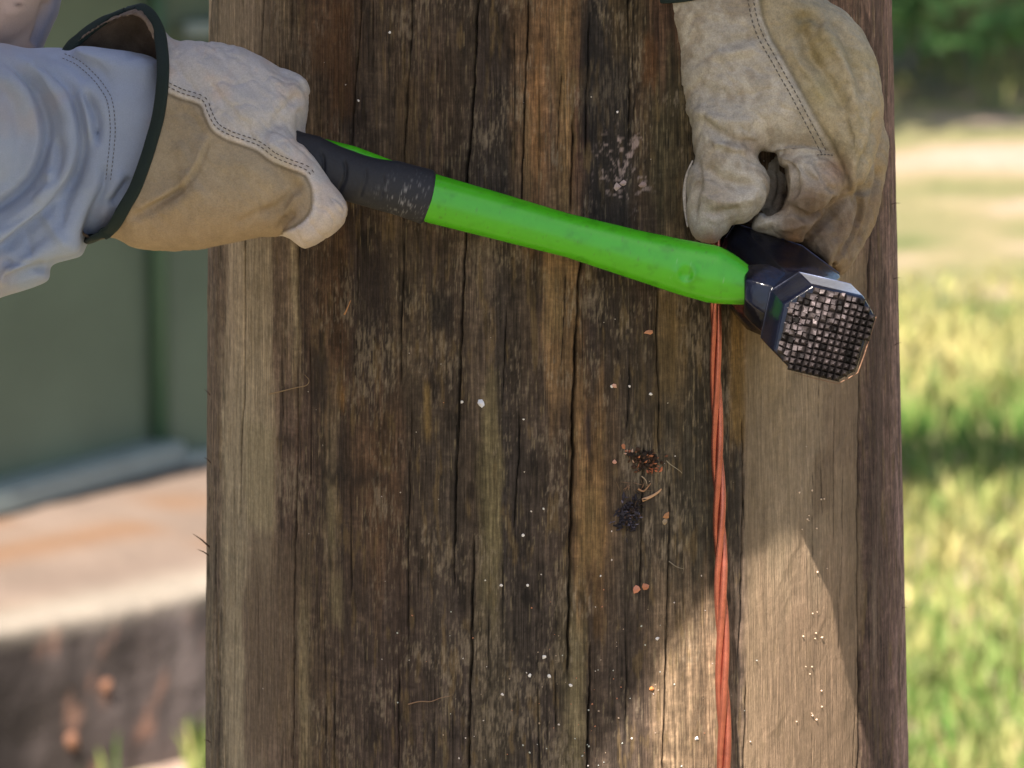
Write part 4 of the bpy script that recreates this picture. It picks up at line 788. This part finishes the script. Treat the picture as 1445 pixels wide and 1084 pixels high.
# cuff opening at the top-left, above the frame edge
cutp = (Y-(-8+(X-985)*(-0.20)))       # rim falls to the right
f = np.maximum(f, -(Y+26+(X-985)*0.35))
inn = np.maximum(A+9.0, Y+2); f = np.maximum(f, -inn)
V, F = nets(f.astype(np.float32), og, h); V = smoothv(V, F, 2, 0.5).astype(float); N = normals(V, F)
if (N[V[:, 2] > 45][:, 2].mean()) < 0: F = F[:, ::-1]; N = -N
seam2 = [(1062,-60),(1066,-20),(1074,25),(1084,52),(1097,75),(1112,102),(1127,128),(1143,158),(1160,188),(1174,212),(1186,240),(1197,266)]
for pl, w_, a_, k_ in [
    ([(926,8),(945,35),(952,62),(955,90)], 5, 3.5, 'groove'), ([(1010,70),(1050,58),(1085,50)], 9, 3.2, 'groove'), ([(1000,80),(1040,72),(1075,66)], 10, -3, 'groove'),
    ([(985,160),(1000,180),(1030,200),(1062,205),(1080,209)], 9, 5, 'groove'), ([(1000,200),(1030,206),(1056,214)], 8, -4, 'groove'), ([(990,228),(1010,250),(1045,262),(1070,258)], 10, 6, 'groove'), ([(985,270),(1010,285),(1050,282),(1075,268)], 10, -4, 'groove'), ([(992,300),(1020,302),(1045,294)], 6, 3, 'groove'),
    ([(982,215),(986,250),(980,290),(980,320)], 5, 3, 'groove'), ([(1070,212),(1079,209),(1110,211),(1150,214),(1172,218)], 4, 3, 'ridge'),
    ([(1104,222),(1120,240),(1122,262),(1112,285)], 6, 6, 'groove'), ([(1110,288),(1128,304),(1150,308),(1172,294),(1184,276)], 5, 6.5, 'groove'), ([(1128,225),(1140,248),(1160,262)], 6, 4, 'groove'), ([(1150,222),(1158,244),(1168,262),(1185,275)], 5, 4, 'groove'), ([(1096,320),(1120,322),(1142,312)], 6, -3, 'groove'),
    ([(1130,14),(1133,50),(1145,90),(1168,120),(1186,150),(1196,190)], 12, 7, 'groove'), ([(1150,20),(1168,58),(1190,96),(1202,140),(1208,180)], 10, -6, 'groove'), ([(1170,16),(1196,60),(1214,110),(1222,150)], 9, 6, 'groove'), ([(1120,30),(1145,24),(1160,40)], 8, 5, 'groove'), ([(1110,60),(1130,90),(1150,110),(1162,150)], 12, -5, 'groove'),
    ([(1240,150),(1235,190),(1220,230),(1208,255)], 6, 5, 'groove'), ([(1185,160),(1200,200),(1215,235)], 10, 4, 'groove'), ([(1205,262),(1222,290),(1215,330),(1195,362)], 4, 3.5, 'groove'), ([(1168,300),(1185,320),(1184,345)], 10, 4, 'groove'),
    ([(975,105),(1000,130),(1045,140),(1090,130)], 14, 3, 'groove'), ([(965,140),(995,165),(1040,172),(1080,168)], 12, -3, 'groove'), ([(1060,150),(1072,168),(1080,172)], 3, 1.6, 'groove'), ([(1210,268),(1240,262),(1256,230)], 8, 3, 'groove')]:
    V = stroke(V, N, pl, w_*.85, a_*1.85, k_, 0.22, 0.0)
for pl, w_, a_ in [([(1197,262),(1190,284),(1172,302),(1152,326),(1136,342)], 4, 8), ([(1213,256),(1218,290),(1212,320),(1198,350),(1180,372)], 4, 7), ([(1244,215),(1243,260),(1228,314),(1200,366)], 3.5, 6), ([(1104,232),(1106,262),(1096,292),(1074,304)], 4, 7)]:
    V = stroke(V, N, pl, w_, a_, 'groove', 0.1, -0.4)
V = smoothv(V, F, 1, 0.4); N = normals(V, F)
d_, s_, t_ = line_dist(V[:, 0], V[:, 1], spline(seam2, 6)); sg = d_*s_; lf = sg if np.median(sg[V[:, 0] < 1020]) > 0 else -sg
front_ = (N[:, 2] > -0.1) & (V[:, 2] > 0)
V = V+N*((sst(-1.2, 1.6, lf)*3.4*np.exp(-np.clip(lf, 0, 99)/22)-np.exp(-((lf+3)/4.0)**2)*2.8)*front_*sst(0, .05, 1-t_))[:, None]
rg = 1-np.abs(fbm(V[:, 0]*.022+3, V[:, 1]*.034+V[:, 2]*.03, 93, 3))*3.2; rg2 = 1-np.abs(fbm((V[:, 0]+V[:, 1]*.5)*.05, (V[:, 1]-V[:, 0]*.5)*.075+V[:, 2]*.05, 95, 2))*3
V += N*(1.8*fbm(V[:, 0]*.03, V[:, 1]*.03+V[:, 2]*.03, 92)+1.0*fbm(V[:, 0]*.09, V[:, 1]*.09+V[:, 2]*.07, 94)-2.2*np.clip(rg, 0, 1)**2-0.9*np.clip(rg2, 0, 1)**2)[:, None]
a1 = fbm(V[:, 0]*.02, V[:, 1]*.02+V[:, 2]*.01, 96); a2 = fbm(V[:, 0]*.07, V[:, 1]*.07+V[:, 2]*.05, 98); a3 = fbm(V[:, 0]*.3, V[:, 1]*.3+V[:, 2]*.2, 100)
left = lin((168, 160, 148))*(1+0.16*a1+0.14*a2)[:, None]; dirt = sst(-0.05, 0.4, a2*.7+a1*.5)[:, None]; left = left*(1-0.55*dirt)+lin((122, 107, 88))*0.55*dirt; lt_ = sst(.15, .5, fbm((V[:, 0]-V[:, 1]*.4)*.05, (V[:, 1]+V[:, 0]*.4)*.02, 97))[:, None]; left = left*(1-.3*lt_)+lin((196, 186, 170))*.3*lt_
sd_c = lin((158, 146, 122))*(1+0.15*a1+0.16*a3)[:, None]; ol = sst(0.0, 0.4, a1+0.3*a2)[:, None]; sd_c = sd_c*(1-0.5*ol)+lin((134, 122, 88))*0.5*ol
m = sst(-1.5, 1.5, lf)[:, None]; col = left*m+sd_c*(1-m)
br = (sst(215, 290, V[:, 1])*sst(1085, 1110, V[:, 0]))[:, None]*(0.85+0.3*a2[:, None]); br = np.clip(br, 0, 1); col = col*(1-br)+lin((112, 94, 77))*(1+0.15*a3[:, None])*br
outer = (sst(1225, 1245, V[:, 0])*sst(120, 180, V[:, 1]))[:, None]*0.5; col = col*(1-outer)+lin((140, 120, 96))*outer
for (x, y, r, c, a) in [(1135,35,26,(122,106,66),.7), (1150,80,20,(128,112,72),.6), (1160,130,26,(150,140,100),.5), (1010,275,22,(120,100,74),.4), (985,250,12,(96,82,62),.5), (1060,210,16,(120,92,66),.4), (1190,215,22,(120,108,80),.45), (1140,285,18,(84,68,54),.5), (1004,340,14,(172,124,110),.5), (1120,340,12,(176,134,100),.5), (1180,240,20,(150,106,76),.4), (1160,320,26,(92,72,54),.5)]:
    q = np.exp(-((V[:, 0]-x)**2+(V[:, 1]-y)**2)/r**2)[:, None]*a; col = col*(1-q)+lin(c)*q
col *= (1-0.4*np.exp(-((lf+2.5)/2.2)**2)*front_*sst(0, .05, 1-t_))[:, None]
FR = Frame(1100, 180, 40)
g2 = mesh('work_glove', FR(V), F, M['leather2'], person, col=col); g2['label'] = 'stained leather glove hanging over the hammer head'
stitches(V, [(x-7, y+2) for x, y in seam2[:10]], 7.6, FR, g2, rows=(0, 7.5), w=0.8, L=4.6)
stitches(V, [(1150,219),(1166,218),(1182,220)], 5, FR, g2, w=0.9, L=3)
# pale turned edge on the outer side of the thumb
v, f_ = tube(FR(spline([(978,226,20),(970,246,14),(967,270,12),(967.5,295,14),(971,320,20)], 6)), np.interp(np.linspace(0, 1, 25), [0, .5, 1], [1.0, 3.2, 1.2])*S, 10); mesh('thumb_seam', v, f_, mat('pale_leather_edge', tuple(lin((190, 180, 170))), 0.8, tint=[((800, 800, 800), 0.6, 1.2)]), g2)
rimpts = [(x, -26-(x-985)*0.35+3) for x in (905, 930, 960, 1000, 1050, 1100, 1130)]
loop = np.array([(x, y, surf_d(V, x, y+6, 8)) for x, y in rimpts]+[(x, y, -75) for x, y in rimpts[::-1]]); loop = spline(loop, 5, True); loop = np.vstack([loop, loop[:1]])
strap(loop, 4.5, 9, FR, 'cuff_binding', g2, M['binding'], outdir=(0, 0, 1))
# loose corner of bound cuff that dips into the frame at the top
cb_ = []
for x, y in [(896,-9),(910,-7),(925,-6),(950,-6),(975,-9),(1000,-15),(1030,-26)]: cb_.append((x, y, max(surf_d(V, x, y+10, 8)+3, 10+0.5*(x-896))))
strap(spline(cb_, 5), 12, 4, FR, 'cuff_binding', g2, M['binding'], outdir=(0, 1, 0.1))

# ---- the visible sleeve
h = 3.4; X, Y, D, og = grid(-420, 300, 20, 520, -110, 200, h)
slv = [(-440,150),(-300,90),(-120,68),(0,66),(35,65),(60,63),(100,65),(140,69),(180,68),(222,84),(262,110),(285,150),(290,210),(270,270),(215,310),(165,325),(126,334),(114,352),(108,361),(66,373),(61,396),(0,418),(-120,452),(-300,470),(-440,420)]
f = inflate(X, Y, D, slv, 92, 88, 28, 5)
# sleeve narrows as it enters the cuff
f = smin(f, inflate(X, Y, D, [(-60,60),(30,66),(70,110),(72,190),(55,250),(-5,300),(-120,340),(-200,300),(-200,100)], 100, 80, 52, 6), 8)
f = smin(f, inflate(X, Y, D, [(20,80),(70,85),(108,130),(118,200),(108,260),(60,318),(0,360),(-90,400),(-90,350),(20,300),(70,230),(66,150)], 46, 26, 82, 6), 7)
f = smin(f, inflate(X, Y, D, [(95,110),(128,122),(148,160),(158,205),(142,260),(118,320),(108,356),(66,368),(0,405),(0,380),(60,330),(105,270),(122,200)], 34, 22, 84, 6), 7)
f = smin(f, inflate(X, Y, D, [(100,66),(180,70),(225,88),(228,150),(215,210),(190,262),(150,312),(138,300),(160,250),(170,200),(164,150),(140,110)], 40, 30, 72, 6), 9)
f = np.maximum(f, -(X+400)); f = np.maximum(f, X-285)
V, F = nets(f.astype(np.float32), og, h); V = smoothv(V, F, 10, 0.5).astype(float); N = normals(V, F)
if (N[V[:, 2] > 90][:, 2].mean()) < 0: F = F[:, ::-1]; N = -N
for pl, w_, a_, k_ in [
    ([(-10,76),(20,94),(46,120),(61,156),(66,193),(56,233),(36,263),(-2,292),(-60,320)], 8, 8, 'groove'), ([(-30,110),(10,130),(30,170),(34,210),(20,250),(-20,280)], 16, 6, 'groove'), 
    ([(45,84),(70,100),(84,120),(98,150)], 10, 5, 'groove'), ([(98,112),(108,146),(118,203),(110,246),(92,292),(85,330)], 6, 8, 'groove'), ([(118,130),(128,150),(136,175),(135,200)], 5, 9, 'groove'), ([(112,125),(122,160),(128,200)], 7, -4, 'groove'),
    ([(78,200),(88,225),(80,262),(56,292),(10,322),(-10,336)], 9, 5, 'groove'), ([(66,236),(72,262),(50,288)], 9, -5, 'groove'), ([(0,356),(38,330),(60,304),(84,280)], 7, 7, 'groove'), ([(150,230),(145,265),(128,300),(120,322)], 8, 4, 'groove'), ([(40,330),(42,355),(46,372)], 5, 3, 'groove'), ([(60,300),(84,336),(100,352)], 8, -4, 'groove'),
    ([(150,288),(165,275),(184,250)], 6, 6, 'groove'), ([(60,78),(84,80),(108,96),(124,118)], 8, 4, 'groove'), ([(130,84),(150,110),(163,150)], 4, 2.5, 'groove'), ([(0,372),(40,372),(66,373)], 6, 5, 'groove'), ([(83,73),(108,85),(133,107),(147,125),(156,143),(160,175),(159,206),(153,259)], 2.6, 2.2, 'groove'), ([(175,80),(200,74),(222,86)], 6, 3, 'groove')]:
    V = stroke(V, N, pl, w_*(0.8 if w_ > 4 else 1), a_*(1.3 if w_ > 4 else 1), k_, 0.2, 0.0)
def fold(V, N, pl, w, a, off):
    p = spline(pl, 6); t = np.gradient(p, axis=0); t /= np.linalg.norm(t, axis=1, keepdims=True)+1e-9; n = np.stack([-t[:, 1], t[:, 0]], 1)
    V = stroke(V, N, (p+n*off)[::6], abs(off)*.75, a*.75, 'ridge', .3, 0.0)
    V = stroke(V, N, (p-n*off*.45)[::6], abs(off)*.5, -a*-.45, 'groove', .3, 0.0)
    return stroke(V, N, pl, w, a, 'groove', .2, 0.0)
for pl, w_, a_, o_ in [([(-10,76),(20,94),(46,120),(61,156),(66,193),(56,233),(36,263),(-2,292),(-60,320)], 5, 12, 18), ([(45,82),(66,92),(84,108),(98,123),(108,146),(115,170),(118,203),(113,230),(104,262),(92,300)], 4.5, 10, 15),
        ([(118,122),(128,145),(136,165),(137,192),(133,212)], 4, 10, 10), ([(118,200),(112,232),(96,262),(70,296),(38,322),(0,352),(-60,380)], 5, 12, 16), 
        ([(150,225),(146,262),(130,300),(112,346)], 4, 6, 10), ([(158,292),(170,270),(186,248)], 4, 8, -9), ([(60,268),(78,246),(84,216),(80,190)], 5, 6, -12), ([(0,398),(30,386),(62,374)], 5, 8, -10)]:
    V = fold(V, N, pl, w_, a_, o_)
V = smoothv(V, F, 2, 0.5); N = normals(V, F)
V += N*(1.6*fbm(V[:, 0]*.012, V[:, 1]*.012, 102)+0.35*fbm(V[:, 0]*.05, V[:, 1]*.03, 104))[:, None]
shirtc = lin((152, 164, 190), 1.0); col = shirtc*(1+0.05*fbm(V[:, 0]*.01, V[:, 1]*.01, 106))[:, None]
wm = sst(0.0, 0.5, fbm(V[:, 0]*.012, V[:, 1]*.012, 108)+sst(180, 380, V[:, 1])*0.5-.1)[:, None]*0.5; col = col*(1-wm)+lin((166, 160, 168))*wm
FS = Frame(110, 220, 110)
slv_o = mesh('shirt_sleeve', FS(V), F, M['cloth'], person, col=col)
stitches(V, [(86,73),(111,85),(136,107),(150,125),(159,143),(163,175),(162,206),(156,259)], 6, FS, slv_o, rows=(0, 7), w=0.55, L=3.2)
# ---- loose shirt front hanging at the picture's upper left corner
h = 4; X, Y, D, og = grid(-330, 120, -330, 130, -190, 60, h)
f = inflate(X, Y, D, [(-340,-340),(60,-340),(96,-120),(82,0),(70,34),(57,64),(40,110),(-60,120),(-300,110)], 60, 46, -90, 6)
f = smin(f, inflate(X, Y, D, [(-340,-340),(50,-340),(86,-120),(70,-20),(62,10),(40,42),(4,66),(-60,80),(-300,70)], 56, 44, -48, 6), 5)
V, F = nets(f.astype(np.float32), og, h); V = smoothv(V, F, 3, 0.5).astype(float); N = normals(V, F)
if (N[V[:, 2] > -20][:, 2].mean()) < 0: F = F[:, ::-1]; N = -N
for pl, w_, a_ in [([(66,0),(56,30),(44,64)], 5, 7), ([(20,-40),(14,0),(-20,40)], 10, 5), ([(0,10),(20,20),(40,10)], 9, -3)]: V = stroke(V, N, pl, w_, a_, 'groove', 0.1)
col = np.tile(lin((146, 150, 172)), (len(V), 1)); q = sst(-62, -40, V[:, 2])[:, None]; col = col*(1-q)+lin((196, 174, 164))*q
mk = np.exp(-((V[:, 0]-29)/6)**2-((V[:, 1]-9)/3)**2)[:, None]*0.8; col = col*(1-mk)+lin((84, 70, 76))*mk
FT = Frame(20, 20, -30); o = mesh('shirt_front', FT(V), F, M['cloth'], person, col=col); o['label'] = 'pale pinkish fold of shirt cloth'

# ---- the rest of the person (standing outside the frame, leaning over the work)
def skinned(name, verts, edges, radii, m, parent, sub=2, root=0):
    me = bpy.data.meshes.new(name); me.from_pydata([tuple(map(float, v)) for v in verts], edges, []); o = bpy.data.objects.new(name, me); COL.objects.link(o)
    sk = o.modifiers.new('skin', 'SKIN'); sk.use_smooth_shade = True
    for i, r in enumerate(radii):
        sv = me.skin_vertices[0].data[i]; sv.radius = (r, r) if not isinstance(r, tuple) else r; sv.use_root = (i == root)
    ss = o.modifiers.new('sub', 'SUBSURF'); ss.levels = sub; ss.render_levels = sub; me.materials.append(m)
    dg_ = bpy.context.evaluated_depsgraph_get(); me2 = bpy.data.meshes.new_from_object(o.evaluated_get(dg_)); o.modifiers.clear(); o.data = me2; me2.name = name
    me2.polygons.foreach_set('use_smooth', np.ones(len(me2.polygons), bool))
    if 'Col' not in me2.color_attributes:
        a = me2.color_attributes.new('Col', 'FLOAT_COLOR', 'POINT'); c = np.ones((len(me2.vertices), 4), np.float32); c[:, :3] = lin((160, 161, 176)); a.data.foreach_set('color', c.ravel())
    put(o, parent); return o
wl_ = P(255, 200, 30); wr_ = P(1040, -40, -5); wl2 = P(330, 215, 60); wr2 = P(1060, 70, -10)
J = dict(pel=(-0.66, -0.62, 0.98), sp=(-0.60, -0.60, 1.18), ch=(-0.425, -0.50, 1.39), nk=(-0.27, -0.49, 1.54), hb=(-0.22, -0.46, 1.60), hd=(-0.222, -0.425, 1.70),
         sL=(-0.305, -0.35, 1.515), eL=P(-420, 290, -10), sR=(-0.190, -0.465, 1.518), eR=(0.045, -0.335, 1.650))
hipL = (-0.70, -0.53, 0.92); hipR = (-0.62, -0.70, 0.92); kL = (-0.66, -0.42, 0.50); kR = (-0.62, -0.74, 0.50); aL = (-0.72, -0.40, 0.09); aR = (-0.68, -0.78, 0.09); tL = (-0.58, -0.33, 0.04); tR = (-0.54, -0.72, 0.04)
names = ['pel', 'sp', 'ch', 'nk', 'hb', 'hd', 'sL', 'eL', 'sR', 'eR']; vs = [J[n] for n in names]+[wl_, wl2, wr_, wr2, hipL, kL, aL, tL, hipR, kR, aR, tR]
ed = [(0, 1), (1, 2), (2, 3), (3, 4), (4, 5), (2, 6), (6, 7), (7, 10), (10, 11), (3, 8), (8, 9), (9, 12), (12, 13), (0, 14), (14, 15), (15, 16), (16, 17), (0, 18), (18, 19), (19, 20), (20, 21)]
rad = [0.095, 0.095, 0.10, 0.05, 0.075, 0.092, 0.045, 0.028, 0.06, 0.038, 0.018, 0.016, 0.022, 0.018, 0.085, 0.055, 0.036, 0.03, 0.085, 0.055, 0.036, 0.03]
body = skinned('body', vs, ed, rad, M['skin'], person)
# face
hd_c = np.array(J['hd']); fdir = np.array([0.62, 0.55, -0.56]); fdir /= np.linalg.norm(fdir); sd_ = np.cross(fdir, [0, 0, 1]); sd_ /= np.linalg.norm(sd_); upv = np.cross(sd_, fdir)
def ell(c, r, n=16):
    V = []; F = []
    for i in range(n+1):
        for j in range(2*n):
            a = math.pi*i/n; b = math.pi*j/n; V.append(np.array(c)+sd_*r[0]*math.sin(a)*math.cos(b)+fdir*r[1]*math.sin(a)*math.sin(b)+upv*r[2]*math.cos(a))
    for i in range(n):
        for j in range(2*n): F.append([i*2*n+j, i*2*n+(j+1) % (2*n), (i+1)*2*n+(j+1) % (2*n), (i+1)*2*n+j])
    return np.array(V), F
mesh('nose', *ell(hd_c+fdir*0.098, (0.013, 0.02, 0.022)), M['skin'], person)
for s_ in (-1, 1):
    mesh('eye', *ell(hd_c+fdir*0.082+sd_*0.032*s_+upv*0.018, (0.012, 0.012, 0.009)), M['hat'], person); mesh('ear', *ell(hd_c+sd_*0.092*s_, (0.010, 0.02, 0.032)), M['skin'], person)
mesh('mouth', *ell(hd_c+fdir*0.085-upv*0.042, (0.024, 0.01, 0.006)), M['boot'], person)
# hard hat added unseen: domed shell, full brim widened to shade the pole
hc = hd_c+upv*0.045; V = []; prof = [(0.0, 0.115), (0.04, 0.112), (0.08, 0.095), (0.108, 0.062), (0.122, 0.02), (0.126, 0.0), (0.16, -0.012), (0.196, -0.022), (0.200, -0.026), (0.16, -0.020), (0.12, -0.006), (0.112, 0.02), (0.0, 0.10)]; K = 48
for r, z in prof:
    for k in range(K):
        a = 2*math.pi*k/K; V.append(hc+sd_*r*math.cos(a)*0.94+fdir*r*math.sin(a)*1.06+upv*z)
F = [[i*K+k, i*K+(k+1) % K, (i+1)*K+(k+1) % K, (i+1)*K+k] for i in range(len(prof)-1) for k in range(K)]
hat = mesh('shade_hard_hat', np.array(V), F, M['hat'], person)
shirt = skinned('shirt', [J['pel'], J['sp'], J['ch'], (-0.31, -0.47, 1.56), J['sL'], J['eL'], J['sR'], J['eR'], P(1030, -95, -8)], [(0, 1), (1, 2), (2, 3), (2, 4), (4, 5), (3, 6), (6, 7), (7, 8)], [0.15, 0.155, 0.160, 0.105, 0.085, 0.062, 0.088, 0.058, 0.060], M['cloth'], person)
skinned('trousers', [J['pel'], hipL, kL, (aL[0], aL[1], 0.13), hipR, kR, (aR[0], aR[1], 0.13)], [(0, 1), (1, 2), (2, 3), (0, 4), (4, 5), (5, 6)], [0.145, 0.105, 0.075, 0.06, 0.105, 0.075, 0.06], M['denim'], person)
for a, t in ((aL, tL), (aR, tR)):
    skinned('boot', [(a[0], a[1], 0.18), (a[0], a[1], 0.055), (t[0], t[1], 0.045)], [(0, 1), (1, 2)], [0.055, 0.052, 0.042], M['boot'], person)
print('tris', sum(len(o.data.polygons) for o in sc.objects if o.type == 'MESH'))
